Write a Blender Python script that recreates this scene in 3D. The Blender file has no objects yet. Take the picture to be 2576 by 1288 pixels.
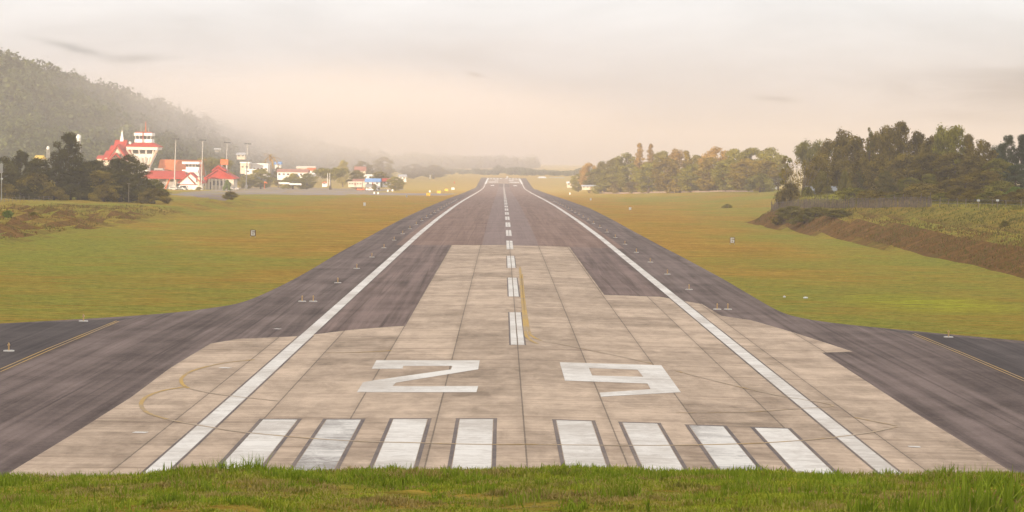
import bpy, bmesh, math, random
import numpy as np
from mathutils import Vector, Matrix

R = math.radians
random.seed(7)
rng = np.random.default_rng(11)
C = bpy.context.scene.collection
scene = bpy.context.scene

# ------------------------------------------------------------------ camera
F = 5411.0                      # focal length in units of a 2576 wide frame
CAMZ = 12.2
CAMX = -1.15
cam_d = bpy.data.cameras.new('camera')
cam = bpy.data.objects.new('camera', cam_d)
C.objects.link(cam)
cam_d.sensor_width = 36.0
cam_d.lens = F / 2576 * 36.0
cam_d.clip_start = 0.5
cam_d.clip_end = 20000
PITCH = math.atan(246 / F)
YAW = math.atan(27 / F)
ROLL = R(0.85)
ROT = Matrix.Rotation(-YAW, 3, 'Z') @ Matrix.Rotation(math.pi / 2 - PITCH, 3, 'X') @ Matrix.Rotation(ROLL, 3, 'Z')
cam.matrix_world = Matrix.Translation((CAMX, 0, CAMZ)) @ ROT.to_4x4()
scene.camera = cam


def ray(px, py):
    d = ROT @ Vector(((px - 1288) / F, (644 - py) / F, -1.0))
    return d / d.y


# ------------------------------------------------------------------ terrain
def smooth(a, b, v):
    t = np.clip((np.asarray(v, float) - a) / (b - a), 0, 1)
    return t * t * (3 - 2 * t)


KN_Y = np.array([-200, 345, 450, 616, 750, 880, 1100, 1300, 1487, 1560, 1700, 1957, 2200, 3000, 7000], float)
KN_Z = np.array([0, 0, -0.35, -1.34, -2.45, -3.62, -5.7, -7.4, -8.75, -8.75, -8.0, -6.4, -5.6, -5.0, -5.0])
ROWS = np.concatenate([np.arange(-200, 60, 4.0), np.arange(60, 2200, 10.0), np.arange(2200, 7001, 100.0)])
_rows_z = np.interp(ROWS, KN_Y, KN_Z)
_sm = _rows_z.copy()
for _ in range(3):
    _sm[1:-1] = (_sm[:-2] + 2 * _sm[1:-1] + _sm[2:]) / 4
_sm[ROWS < 330] = 0


def zr(y):
    return np.interp(y, ROWS, _sm)


def wob(x, y, s, seed=0.0):
    x = np.asarray(x, float) / s
    y = np.asarray(y, float) / s
    v = np.sin(1.7 * x + 0.9 * y + seed) + np.sin(-1.1 * x + 2.3 * y + 1.3 + seed * 2) + 0.6 * np.sin(3.9 * x + 2.7 * y + 4.1 + seed)
    v = v + 0.5 * np.sin(5.1 * x - 6.3 * y + seed * 3) + 0.3 * np.sin(11.3 * x + 9.1 * y + seed)
    return v / 3.4


def h(x, y):
    x = np.asarray(x, float)
    y = np.asarray(y, float)
    z = zr(y) - 0.014 * np.minimum(np.abs(x), 18)
    zb = np.interp(y, [-200, 0, 24, 30, 33, 60], [10.4, 10.4, 8.28, 7.82, 7.35, 0])
    z = z + zb
    z = z + np.where((y > 5) & (y < 50), 0.09 * wob(x, y, 2.2, 2.0) + 0.05 * wob(x, y, 0.7), 0)
    z = z + np.where((y > 5) & (y < 50), 0.016 * np.clip(x, -10, 10) - 0.055 + 0.085 * np.exp(-((x + 4.7) / 1.4) ** 2) + 0.04 * np.exp(-((x - 2.6) / 0.8) ** 2), 0) * smooth(8, 22, y)
    # right bank, two steps
    xt = 55.0 + 1.5 * wob(y, y * 0.3, 40, 1.0)
    xt = xt - 4.5 * smooth(330, 415, y)
    t = (x - xt) / np.interp(y, [330, 425], [1.0, 0.5])
    rise = np.interp(t, [0, 7.5, 12, 20, 32, 300], [0, 2.9, 3.3, 5.9, 6.5, 10])
    z = z + rise * (1 - smooth(436, 466, y)) * smooth(60, 100, y)
    # right field
    z = z + np.interp(x, [34, 60, 110, 400], [0, 0.7, 4.6, 9]) * smooth(440, 760, y) * (1 - smooth(1020, 1500, y))
    # left bank
    t = -66 + 1.5 * wob(y, y * 0.2, 30, 4.0) - x
    rise = np.interp(t, [0, 7, 14, 40, 300], [0, 1.5, 1.6, 2.0, 4])
    near_ = 1 - smooth(380, 440, y)
    hump = 1 + (0.2 + 0.75 * near_) * wob(x, y, 6.5, 3.0) * np.clip(t / 3, 0, 1)
    hump = hump + near_ * 0.7 * np.exp(-((x + 79) / 6) ** 2 - ((y - 345) / 26) ** 2)
    z = z + rise * hump * (1 - smooth(555, 720, y)) * smooth(60, 120, y)
    z = z + 0.16 * wob(x, y, 21, 5.0) * smooth(44, 60, np.abs(x)) * smooth(60, 160, y)
    return z


def hs(x, y):
    return float(h(x, y))


def at(px, py, off=0.0):
    """point of the ground seen at a place given in the 2576 wide frame"""
    d = ray(px, py)
    prev = 60.0
    n = np.concatenate([np.arange(60, 400, 2.0), np.arange(400, 2400, 5.0), np.arange(2400, 6300, 20.0)])
    xs = CAMX + d.x * n
    zs = CAMZ + d.z * n
    g = h(xs, n)
    k = np.argmax(zs < g) if np.any(zs < g) else len(n) - 1
    lo, hi = n[max(k - 1, 0)], n[k]
    for _ in range(30):
        m = (lo + hi) / 2
        if CAMZ + d.z * m < hs(CAMX + d.x * m, m):
            hi = m
        else:
            lo = m
    return Vector((CAMX + d.x * hi, hi, hs(CAMX + d.x * hi, hi) + off))


def lat(px, D, py=470):
    d = ray(px, py)
    return CAMX + d.x * D


def zat(px, py, D):
    return CAMZ + ray(px, py).z * D


# ------------------------------------------------------------------ node helpers
class NT:
    def __init__(self, nt):
        self.nt = nt
        nt.nodes.clear()

    def n(self, kind, **kw):
        nd = self.nt.nodes.new(kind)
        for k, v in kw.items():
            if k.startswith('i_'):
                key = k[2:]
                key = int(key) if key.isdigit() else key.replace('_', ' ')
                nd.inputs[key].default_value = v
            else:
                setattr(nd, k, v)
        return nd

    def l(self, a, b):
        self.nt.links.new(a, b)

    def sock(self, nd, key, v):
        s = nd.inputs[key]
        if hasattr(v, 'is_output') or isinstance(v, bpy.types.NodeSocket):
            self.l(v, s)
        else:
            s.default_value = v

    def math(self, op, a, b=0.0, clamp=False):
        nd = self.n('ShaderNodeMath', operation=op, use_clamp=clamp)
        self.sock(nd, 0, a)
        self.sock(nd, 1, b)
        return nd.outputs[0]

    def mix(self, f, a, b):
        nd = self.n('ShaderNodeMix', data_type='RGBA')
        self.sock(nd, 0, f)
        self.sock(nd, 6, a if not isinstance(a, tuple) else (*a[:3], 1))
        self.sock(nd, 7, b if not isinstance(b, tuple) else (*b[:3], 1))
        return nd.outputs[2]

    def noise(self, vec, scale, detail=4, rough=0.55, dist=0.0):
        nd = self.n('ShaderNodeTexNoise')
        self.l(vec, nd.inputs['Vector'])
        nd.inputs['Scale'].default_value = scale
        nd.inputs['Detail'].default_value = detail
        nd.inputs['Roughness'].default_value = rough
        nd.inputs['Distortion'].default_value = dist
        return nd.outputs[0]

    def ramp(self, v, a, b, c0=0.0, c1=1.0):
        nd = self.n('ShaderNodeMapRange')
        self.sock(nd, 0, v)
        nd.inputs[1].default_value = a
        nd.inputs[2].default_value = b
        nd.inputs[3].default_value = c0
        nd.inputs[4].default_value = c1
        return nd.outputs[0]

    def scale(self, vec, s):
        nd = self.n('ShaderNodeVectorMath', operation='MULTIPLY')
        self.l(vec, nd.inputs[0])
        nd.inputs[1].default_value = s
        return nd.outputs[0]

    def sep(self, vec):
        nd = self.n('ShaderNodeSeparateXYZ')
        self.l(vec, nd.inputs[0])
        return nd.outputs


def new_mat(name, rough=0.9, spec=0.2):
    m = bpy.data.materials.new(name)
    m.use_nodes = True
    t = NT(m.node_tree)
    out = t.n('ShaderNodeOutputMaterial')
    b = t.n('ShaderNodeBsdfPrincipled')
    b.inputs['Roughness'].default_value = rough
    b.inputs['Specular IOR Level'].default_value = spec
    t.l(b.outputs[0], out.inputs[0])
    co = t.n('ShaderNodeTexCoord').outputs['Object']
    return m, t, b, co


def bump(t, b, height, strength, dist):
    nd = t.n('ShaderNodeBump')
    nd.inputs['Strength'].default_value = strength
    nd.inputs['Distance'].default_value = dist
    t.l(height, nd.inputs['Height'])
    t.l(nd.outputs[0], b.inputs['Normal'])


def plain(name, col, rough=0.7, var=0.25, scale=1.5, spec=0.3, metal=0.0):
    m, t, b, co = new_mat(name, rough, spec)
    b.inputs['Metallic'].default_value = metal
    n = t.noise(co, scale, 6, 0.65)
    f = t.ramp(n, 0.3, 0.7)
    t.l(t.mix(f, tuple(c * (1 - var) for c in col), tuple(min(1, c * (1 + var * 0.5)) for c in col)), b.inputs['Base Color'])
    return m


M = {}
M['white_wall'] = plain('white_wall', (0.86, 0.84, 0.80), 0.8, 0.08, 0.4)
M['cream_wall'] = plain('cream_wall', (0.70, 0.62, 0.50), 0.8, 0.12, 0.4)
M['grey_wall'] = plain('grey_wall', (0.45, 0.44, 0.43), 0.8, 0.2, 0.4)
M['red_roof'] = plain('red_roof', (0.43, 0.035, 0.02), 0.7, 0.25, 0.6)
M['orange_roof'] = plain('orange_roof', (0.60, 0.16, 0.05), 0.75, 0.2, 0.5)
M['dull_roof'] = plain('dull_roof', (0.36, 0.16, 0.12), 0.8, 0.25, 0.5)
M['grey_roof'] = plain('grey_roof', (0.42, 0.43, 0.45), 0.6, 0.2, 0.6)
M['blue_roof'] = plain('blue_roof', (0.16, 0.33, 0.62), 0.6, 0.15, 0.6)
M['brown_trim'] = plain('brown_trim', (0.30, 0.07, 0.05), 0.6, 0.2, 1)
M['glass'] = plain('glass', (0.05, 0.055, 0.06), 0.25, 0.2, 1, 0.5)
M['galvanised'] = plain('galvanised', (0.5, 0.48, 0.45), 0.5, 0.15, 2, 0.5)
M['dark_metal'] = plain('dark_metal', (0.10, 0.10, 0.10), 0.5, 0.2, 2, 0.5)
M['white_paint_metal'] = plain('white_paint_metal', (0.8, 0.79, 0.76), 0.5, 0.1, 3, 0.4)
M['yellow_paint'] = plain('yellow_paint', (0.75, 0.48, 0.03), 0.5, 0.12, 3, 0.4)
M['orange_paint'] = plain('orange_paint', (0.75, 0.16, 0.03), 0.6, 0.12, 3, 0.4)
M['blue_paint'] = plain('blue_paint', (0.06, 0.18, 0.55), 0.6, 0.12, 3, 0.4)
M['black_paint'] = plain('black_paint', (0.05, 0.035, 0.03), 0.6, 0.2, 3, 0.3)
M['amber_glass'] = plain('amber_glass', (0.58, 0.36, 0.15), 0.3, 0.1, 8, 0.5)
M['concrete_base'] = plain('concrete_base', (0.56, 0.52, 0.47), 0.9, 0.2, 4)
M['sign_brown'] = plain('sign_brown', (0.17, 0.09, 0.05), 0.8, 0.2, 3)
M['sign_tan'] = plain('sign_tan', (0.34, 0.22, 0.09), 0.8, 0.2, 3)
M['old_wall'] = plain('old_wall', (0.34, 0.25, 0.19), 0.9, 0.35, 0.5)
M['bark'] = plain('bark', (0.14, 0.10, 0.07), 0.95, 0.4, 3)
M['pale_bark'] = plain('pale_bark', (0.32, 0.25, 0.17), 0.95, 0.3, 3)
M['old_wood'] = plain('old_wood', (0.24, 0.18, 0.14), 0.95, 0.5, 2)


def foliage(name, lo, hi, trans=0.3, nsc=0.38):
    m = bpy.data.materials.new(name)
    m.use_nodes = True
    t = NT(m.node_tree)
    out = t.n('ShaderNodeOutputMaterial')
    co = t.n('ShaderNodeTexCoord').outputs['Object']
    geo = t.n('ShaderNodeNewGeometry')
    oi = t.n('ShaderNodeObjectInfo')
    n1 = t.ramp(t.noise(co, nsc, 3, 0.6), 0.34, 0.66)
    f = t.math('ADD', t.math('MULTIPLY', n1, 0.65), t.math('MULTIPLY', geo.outputs['Random Per Island'], 0.35))
    col = t.mix(f, lo, hi)
    br = t.ramp(oi.outputs['Random'], 0, 1, 0.75, 1.25)
    hs_ = t.n('ShaderNodeHueSaturation')
    t.l(br, hs_.inputs['Value'])
    t.l(col, hs_.inputs['Color'])
    d = t.n('ShaderNodeBsdfDiffuse')
    tr = t.n('ShaderNodeBsdfTranslucent')
    t.l(hs_.outputs[0], d.inputs[0])
    t.l(hs_.outputs[0], tr.inputs[0])
    mx = t.n('ShaderNodeMixShader')
    mx.inputs[0].default_value = trans
    t.l(d.outputs[0], mx.inputs[1])
    t.l(tr.outputs[0], mx.inputs[2])
    t.l(mx.outputs[0], out.inputs[0])
    return m


FOL = {
    'sunny': foliage('sunny_foliage', (0.26, 0.23, 0.03), (0.56, 0.47, 0.09), 0.45),  # leaf colour brightened to paint in the sunlight on the town trees
    'dark': foliage('dark_foliage', (0.030, 0.025, 0.004), (0.165, 0.135, 0.020)),
    'brown': foliage('brown_green_foliage', (0.070, 0.047, 0.006), (0.380, 0.275, 0.042)),
    'mid': foliage('mid_green_foliage', (0.075, 0.068, 0.007), (0.380, 0.330, 0.044)),
    'yellow': foliage('yellow_green_foliage', (0.135, 0.115, 0.015), (0.30, 0.24, 0.042)),
    'gold': foliage('golden_foliage', (0.24, 0.15, 0.03), (0.50, 0.31, 0.08)),  # low sun on the middle wood painted into the leaves; also the palm's yellow
    'bright': foliage('bright_green_foliage', (0.10, 0.15, 0.016), (0.24, 0.30, 0.05)),
    'bluegreen': foliage('blue_green_foliage', (0.035, 0.050, 0.022), (0.090, 0.110, 0.045)),
    'hill': foliage('hill_foliage', (0.018, 0.032, 0.030), (0.195, 0.215, 0.075), 0.3, 0.085),
}


# ------------------------------------------------------------------ object helpers
def put(name, me, mat=None, parent=None):
    o = bpy.data.objects.new(name, me)
    if mat is not None:
        me.materials.append(mat)
    C.objects.link(o)
    if parent is not None:
        o.parent = parent
    return o


def empty(name, loc, rz=0.0):
    o = bpy.data.objects.new(name, None)
    o.empty_display_size = 0.5
    C.objects.link(o)
    o.location = loc
    o.rotation_euler = (0, 0, rz)
    return o


def tag(o, label=None, cat=None, group=None, kind=None):
    if label:
        o['label'] = label
    if cat:
        o['category'] = cat
    if group:
        o['group'] = group
    if kind:
        o['kind'] = kind
    return o


def kids(o):
    return list(o.children)


def copy_tree(o, parent=None):
    c = o.copy()
    C.objects.link(c)
    c.parent = parent
    for ch in kids(o):
        copy_tree(ch, c)
    return c


def np_mesh(name, verts, faces_flat, counts, smooth_=False):
    me = bpy.data.meshes.new(name)
    verts = np.asarray(verts, np.float32)
    counts = np.asarray(counts, np.int32)
    me.vertices.add(len(verts))
    me.vertices.foreach_set('co', verts.ravel())
    me.loops.add(len(faces_flat))
    me.loops.foreach_set('vertex_index', np.asarray(faces_flat, np.int32))
    me.polygons.add(len(counts))
    starts = np.concatenate([[0], np.cumsum(counts)[:-1]]).astype(np.int32)
    me.polygons.foreach_set('loop_start', starts)
    me.polygons.foreach_set('loop_total', counts)
    if smooth_:
        me.polygons.foreach_set('use_smooth', np.ones(len(counts), bool))
    me.update(calc_edges=True)
    me.validate()
    return me


class MB:
    def __init__(self):
        self.v = []
        self.f = []

    def add(self, vs, fs):
        b = len(self.v)
        self.v += [tuple(p) for p in vs]
        self.f += [tuple(b + i for i in q) for q in fs]
        return self

    def frustum(self, cx, cy, z0, z1, w0, d0, w1=None, d1=None):
        w1 = w0 if w1 is None else w1
        d1 = d0 if d1 is None else d1
        vs = []
        for z, w, d in ((z0, w0, d0), (z1, w1, d1)):
            vs += [(cx - w / 2, cy - d / 2, z), (cx + w / 2, cy - d / 2, z), (cx + w / 2, cy + d / 2, z), (cx - w / 2, cy + d / 2, z)]
        return self.add(vs, [(3, 2, 1, 0), (4, 5, 6, 7), (0, 1, 5, 4), (1, 2, 6, 5), (2, 3, 7, 6), (3, 0, 4, 7)])

    def box(self, cx, cy, cz, sx, sy, sz):
        return self.frustum(cx, cy, cz - sz / 2, cz + sz / 2, sx, sy)

    def tube(self, p0, p1, r0, r1=None, n=8):
        r1 = r0 if r1 is None else r1
        p0 = Vector(p0)
        p1 = Vector(p1)
        d = (p1 - p0).normalized()
        a = d.orthogonal().normalized()
        b = d.cross(a)
        vs = []
        for p, r in ((p0, r0), (p1, r1)):
            for i in range(n):
                an = 2 * math.pi * i / n
                vs.append(p + a * (r * math.cos(an)) + b * (r * math.sin(an)))
        fs = [(i, (i + 1) % n, n + (i + 1) % n, n + i) for i in range(n)]
        fs += [tuple(range(n - 1, -1, -1)), tuple(range(n, 2 * n))]
        return self.add(vs, fs)

    def path(self, pts, rad, n=6):
        """one continuous tapered tube"""
        pts = [Vector(p) for p in pts]
        rings = []
        b0 = len(self.v)
        for i, p in enumerate(pts):
            d = (pts[min(i + 1, len(pts) - 1)] - pts[max(i - 1, 0)]).normalized()
            a = d.cross(Vector((0.31, 0.95, 0.05))).normalized()
            b = d.cross(a)
            for k in range(n):
                an = 2 * math.pi * k / n
                self.v.append(tuple(p + a * (rad[i] * math.cos(an)) + b * (rad[i] * math.sin(an))))
        for i in range(len(pts) - 1):
            for k in range(n):
                k2 = (k + 1) % n
                self.f.append((b0 + i * n + k, b0 + i * n + k2, b0 + (i + 1) * n + k2, b0 + (i + 1) * n + k))
        self.f.append(tuple(b0 + k for k in range(n - 1, -1, -1)))
        self.f.append(tuple(b0 + (len(pts) - 1) * n + k for k in range(n)))
        return self

    def prism_y(self, prof, y0, y1):
        """profile in x,z pushed along y"""
        n = len(prof)
        vs = [(x, y0, z) for x, z in prof] + [(x, y1, z) for x, z in prof]
        fs = [tuple(range(n)), tuple(range(2 * n - 1, n - 1, -1))]
        fs += [(i, n + i, n + (i + 1) % n, (i + 1) % n) for i in range(n)]
        return self.add(vs, fs)

    def prism_x(self, prof, x0, x1):
        n = len(prof)
        vs = [(x0, y, z) for y, z in prof] + [(x1, y, z) for y, z in prof]
        fs = [tuple(range(n)), tuple(range(2 * n - 1, n - 1, -1))]
        fs += [(i, n + i, n + (i + 1) % n, (i + 1) % n) for i in range(n)]
        return self.add(vs, fs)

    def ball(self, c, rx, ry, rz, nu=10, nv=6):
        vs = [(c[0], c[1], c[2] - rz)]
        for j in range(1, nv):
            th = math.pi * j / nv
            for i in range(nu):
                a = 2 * math.pi * i / nu
                vs.append((c[0] + rx * math.sin(th) * math.cos(a), c[1] + ry * math.sin(th) * math.sin(a), c[2] - rz * math.cos(th)))
        vs.append((c[0], c[1], c[2] + rz))
        fs = [(0, 1 + (i + 1) % nu, 1 + i) for i in range(nu)]
        for j in range(nv - 2):
            for i in range(nu):
                a = 1 + j * nu
                fs.append((a + i, a + (i + 1) % nu, a + nu + (i + 1) % nu, a + nu + i))
        a = 1 + (nv - 2) * nu
        fs += [(a + i, a + (i + 1) % nu, len(vs) - 1) for i in range(nu)]
        return self.add(vs, fs)

    def build(self, name, mat, parent=None, smooth_=False):
        me = bpy.data.meshes.new(name)
        me.from_pydata(self.v, [], self.f)
        bm = bmesh.new()
        bm.from_mesh(me)
        bmesh.ops.recalc_face_normals(bm, faces=bm.faces)
        bm.to_mesh(me)
        bm.free()
        if smooth_:
            me.polygons.foreach_set('use_smooth', [True] * len(me.polygons))
        return put(name, me, mat, parent)


# ------------------------------------------------------------------ ground materials
LIME = tuple(at(2350, 765)[:2])


def mat_ground():
    m, t, b, co = new_mat('field_grass', 1.0, 0.0)
    x, y, z = t.sep(co)
    ax = t.math('ABSOLUTE', x)
    st = t.scale(co, (0.35, 1.0, 0.3))
    big = t.noise(t.scale(co, (0.030, 0.018, 0.03)), 1.0, 5, 0.6)
    mid = t.noise(st, 0.22, 6, 0.68)
    fine = t.noise(co, 2.2, 6, 0.72)
    streak = t.noise(t.scale(co, (0.10, 0.8, 0.3)), 0.9, 5, 0.7, 0.4)
    # dry grass plus painted warm light along the runway, greener away and close by
    dry_glow_side = t.ramp(ax, 24, 66, 0.95, -0.05)
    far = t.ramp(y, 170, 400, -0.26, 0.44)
    dry = t.math('ADD', t.math('ADD', t.math('MULTIPLY', dry_glow_side, 0.66), far), t.ramp(big, 0.3, 0.7, -0.62, 0.62))
    dry = t.math('ADD', dry, t.ramp(streak, 0.3, 0.7, -0.62, 0.62))
    px_ = t.math('DIVIDE', t.math('SUBTRACT', x, LIME[0]), 9.0)
    py_ = t.math('DIVIDE', t.math('SUBTRACT', y, LIME[1]), 15.0)
    lime = t.math('SUBTRACT', 1.0, t.math('ADD', t.math('MULTIPLY', px_, px_), t.math('MULTIPLY', py_, py_)), clamp=True)
    lime = t.math('MULTIPLY', t.math('POWER', lime, 0.6), t.ramp(streak, 0.42, 0.60))
    # steep places carry brown grass
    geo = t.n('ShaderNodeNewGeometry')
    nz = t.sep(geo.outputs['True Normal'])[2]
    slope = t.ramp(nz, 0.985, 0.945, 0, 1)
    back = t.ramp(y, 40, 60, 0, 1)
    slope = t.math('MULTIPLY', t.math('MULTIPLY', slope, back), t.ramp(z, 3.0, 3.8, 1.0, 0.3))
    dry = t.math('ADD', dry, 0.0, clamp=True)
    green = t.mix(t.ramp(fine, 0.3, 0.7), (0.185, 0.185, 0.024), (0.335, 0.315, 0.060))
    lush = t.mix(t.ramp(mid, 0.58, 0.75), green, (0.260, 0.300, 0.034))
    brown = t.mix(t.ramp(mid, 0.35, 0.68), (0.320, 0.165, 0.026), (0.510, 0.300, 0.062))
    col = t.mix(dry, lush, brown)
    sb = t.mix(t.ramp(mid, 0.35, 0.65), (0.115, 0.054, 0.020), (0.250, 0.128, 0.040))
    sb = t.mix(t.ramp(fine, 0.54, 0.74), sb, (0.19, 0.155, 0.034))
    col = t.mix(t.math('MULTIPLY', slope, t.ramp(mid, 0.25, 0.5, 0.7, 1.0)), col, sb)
    col = t.mix(lime, col, (0.36, 0.36, 0.03))
    pale = t.math('MULTIPLY', t.ramp(y, 950, 1350, 0, 0.75), t.ramp(mid, 0.2, 0.6, 0.6, 1.0))  # sunlit look of the distant grass painted in as a paler yellow
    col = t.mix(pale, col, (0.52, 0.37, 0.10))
    grain = t.ramp(t.noise(t.scale(co, (1.0, 1.3, 1.0)), 1.3, 3, 0.8), 0.32, 0.62, 0.72, 1.12)
    dk = t.ramp(t.noise(t.scale(co, (0.5, 1.6, 0.5)), 1.1, 6, 0.75), 0.30, 0.54, 0.58, 1.18)
    hv = t.n('ShaderNodeHueSaturation')
    t.l(t.math('MULTIPLY', dk, grain), hv.inputs['Value'])
    t.l(col, hv.inputs['Color'])
    t.l(hv.outputs[0], b.inputs['Base Color'])
    hgt = t.math('ADD', t.math('MULTIPLY', mid, 0.6), fine)
    bump(t, b, hgt, 1.0, 0.5)
    return m


def mat_asphalt(name, lo, hi, streaky=1.0):
    m, t, b, co = new_mat(name, 0.95, 0.06)
    lng = t.noise(t.scale(co, (0.9, 0.018, 1)), 1.0, 6, 0.62, 0.6)
    lng2 = t.noise(t.scale(co, (3.2, 0.05, 1)), 1.0, 4, 0.6)
    blot = t.noise(co, 0.12, 6, 0.68)
    grit = t.noise(co, 6.0, 4, 0.8)
    f = t.math('ADD', t.math('MULTIPLY', t.ramp(lng, 0.39, 0.61), 0.45 * streaky), t.math('MULTIPLY', t.ramp(blot, 0.36, 0.64), 0.42))
    f = t.math('ADD', f, t.math('MULTIPLY', t.ramp(lng2, 0.3, 0.7), 0.2 * streaky))
    f = t.math('ADD', f, t.ramp(grit, 0.25, 0.75, -0.24, 0.24), clamp=True)
    tyre = t.ramp(t.noise(t.scale(co, (1.5, 0.012, 1)), 1.0, 5, 0.6, 1.2), 0.56, 0.66, 0.0, 0.5 * streaky)
    col = t.mix(tyre, t.mix(f, lo, hi), tuple(c * 0.75 for c in lo))
    t.l(col, b.inputs['Base Color'])
    bump(t, b, grit, 0.25, 0.02)
    return m


def mat_concrete():
    m, t, b, co = new_mat('runway_concrete', 0.95, 0.06)
    x, y, z = t.sep(co)
    cross = t.noise(t.scale(co, (0.045, 1.5, 1)), 1.0, 6, 0.68, 0.3)
    cross2 = t.noise(t.scale(co, (0.25, 3.0, 1)), 1.0, 4, 0.65, 0.2)
    blot = t.noise(co, 0.16, 6, 0.66)
    fine = t.noise(co, 3.5, 5, 0.75)
    # the slabs are 4.05 m wide and differ a little
    sx = t.math('DIVIDE', t.math('ADD', x, 81.0), 4.05)
    cell = t.math('FLOOR', sx)
    sy = t.math('DIVIDE', y, 10.0)
    wn = t.n('ShaderNodeTexWhiteNoise', noise_dimensions='2D')
    cb = t.n('ShaderNodeCombineXYZ')
    t.l(cell, cb.inputs[0])
    t.l(t.math('FLOOR', t.math('ADD', sy, t.math('MULTIPLY', cell, 0.37))), cb.inputs[1])
    t.l(cb.outputs[0], wn.inputs['Vector'])
    f = t.math('ADD', t.ramp(cross, 0.3, 0.7, -0.15, 0.15), t.ramp(blot, 0.3, 0.7, -0.30, 0.30))
    f = t.math('ADD', f, t.ramp(cross2, 0.3, 0.7, -0.14, 0.14))
    stain = t.noise(t.scale(co, (1.0, 0.38, 1)), 0.75, 7, 0.72, 0.5)
    f = t.math('ADD', f, t.ramp(stain, 0.32, 0.68, -0.27, 0.24))
    f = t.math('ADD', f, t.ramp(fine, 0.2, 0.8, -0.16, 0.16))
    f = t.math('ADD', f, t.ramp(wn.outputs[0], 0, 1, 0.38, 0.74), clamp=True)
    col = t.mix(f, (0.220, 0.162, 0.116), (0.560, 0.422, 0.312))
    # dark crack-like bands running across
    band = t.ramp(t.noise(t.scale(co, (0.03, 0.55, 1)), 1.0, 7, 0.75, 0.5), 0.57, 0.65, 0, 0.55)
    col = t.mix(band, col, (0.19, 0.130, 0.09))
    fr = t.math('FRACT', sx)
    d = t.math('MINIMUM', fr, t.math('SUBTRACT', 1.0, fr))
    jn = t.ramp(t.math('ADD', d, t.ramp(fine, 0.3, 0.7, -0.004, 0.004)), 0.005, 0.014, 0.72, 0.0)
    fr2 = t.math('FRACT', t.math('DIVIDE', y, 5.0))
    d2 = t.math('MINIMUM', fr2, t.math('SUBTRACT', 1.0, fr2))
    jn2 = t.ramp(d2, 0.004, 0.012, 0.22, 0.0)
    j = t.math('MAXIMUM', jn, jn2)
    # stained strip beside each long joint
    st = t.math('MULTIPLY', t.ramp(d, 0.02, 0.10, 0.20, 0.0), t.ramp(blot, 0.35, 0.6))
    j = t.math('MAXIMUM', j, st)
    col = t.mix(j, col, (0.085, 0.065, 0.05))
    t.l(col, b.inputs['Base Color'])
    bump(t, b, fine, 0.2, 0.02)
    return m


def mat_paint(name, col, under, wear=0.5, edge=(0.43, 0.60)):
    m, t, b, co = new_mat(name, 0.9, 0.08)
    n = t.noise(co, 1.1, 9, 0.82, 0.8)
    n2 = t.noise(t.scale(co, (0.12, 2.2, 1)), 1.0, 5, 0.7)
    patch = t.noise(co, 0.16, 3, 0.5)
    f = t.math('ADD', t.math('ADD', t.math('MULTIPLY', n, 0.55), t.math('MULTIPLY', n2, 0.3)), t.math('MULTIPLY', patch, 0.15 + wear * 0.5))
    f = t.ramp(f, edge[0] + wear * 0.25, edge[1] + wear * 0.25, 0, wear)
    dirt = t.mix(t.noise(co, 0.7, 5, 0.7), tuple(c * 0.8 for c in col), col)
    t.l(t.mix(f, dirt, under), b.inputs['Base Color'])
    return m


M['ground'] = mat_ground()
M['asphalt'] = mat_asphalt('asphalt', (0.052, 0.037, 0.033), (0.205, 0.152, 0.134))
M['asphalt_dark'] = mat_asphalt('asphalt_dark', (0.036, 0.030, 0.030), (0.110, 0.088, 0.083))
M['asphalt_mid'] = mat_asphalt('asphalt_overlay', (0.130, 0.080, 0.062), (0.295, 0.195, 0.156), 0.8)
M['asphalt_pale'] = mat_asphalt('asphalt_centre', (0.175, 0.125, 0.112), (0.275, 0.200, 0.178), 0.7)
M['asphalt_lane'] = mat_asphalt('asphalt_lane', (0.066, 0.045, 0.039), (0.228, 0.160, 0.138), 1.15)
M['concrete'] = mat_concrete()
M['apron'] = plain('apron_concrete', (0.25, 0.195, 0.17), 0.9, 0.25, 0.02)
M['white_paint'] = mat_paint('runway_white', (0.75, 0.70, 0.64), (0.33, 0.27, 0.22), 0.58)
M['white_worn'] = mat_paint('runway_white_worn', (0.70, 0.655, 0.60), (0.14, 0.115, 0.105), 0.74, (0.42, 0.60))
M['yellow_line'] = mat_paint('runway_yellow', (0.52, 0.33, 0.10), (0.32, 0.24, 0.17), 0.8)
M['yellow_faint'] = mat_paint('runway_yellow_faint', (0.46, 0.29, 0.11), (0.40, 0.31, 0.23), 0.95, (0.36, 0.52))
M['black_line'] = mat_paint('runway_black', (0.14, 0.115, 0.11), (0.26, 0.20, 0.16), 0.6)

# ------------------------------------------------------------------ ground sheet
xs = np.unique(np.concatenate([
    np.arange(-120, 121, 2.0), np.array([-18, 0, 18.0]),
    np.arange(120, 300, 12.0), -np.arange(120, 300, 12.0),
    np.arange(300, 2501, 110.0), -np.arange(300, 2501, 110.0)]))
fine_rows = np.concatenate([np.arange(-140, 18, 6.0), np.arange(18, 62, 0.8), np.arange(62, 90, 4.0), np.arange(90, 560, 5.0), np.arange(560, 2200, 10.0), np.arange(2200, 6301, 100.0)])
ys = np.unique(fine_rows)
xsf = np.unique(np.concatenate([xs, np.arange(-14, 14.1, 0.8)]))
XX, YY = np.meshgrid(xsf, ys)
ZZ = h(XX, YY)
nx, ny = len(xsf), len(ys)
V = np.stack([XX, YY, ZZ], -1).reshape(-1, 3)
ii, jj = np.meshgrid(np.arange(ny - 1), np.arange(nx - 1), indexing='ij')
a = (ii * nx + jj).ravel()
FQ = np.stack([a, a + 1, a + nx + 1, a + nx], -1)
me = np_mesh('ground', V, FQ.ravel(), np.full(len(FQ), 4), True)
ground = put('ground', me, M['ground'])
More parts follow.
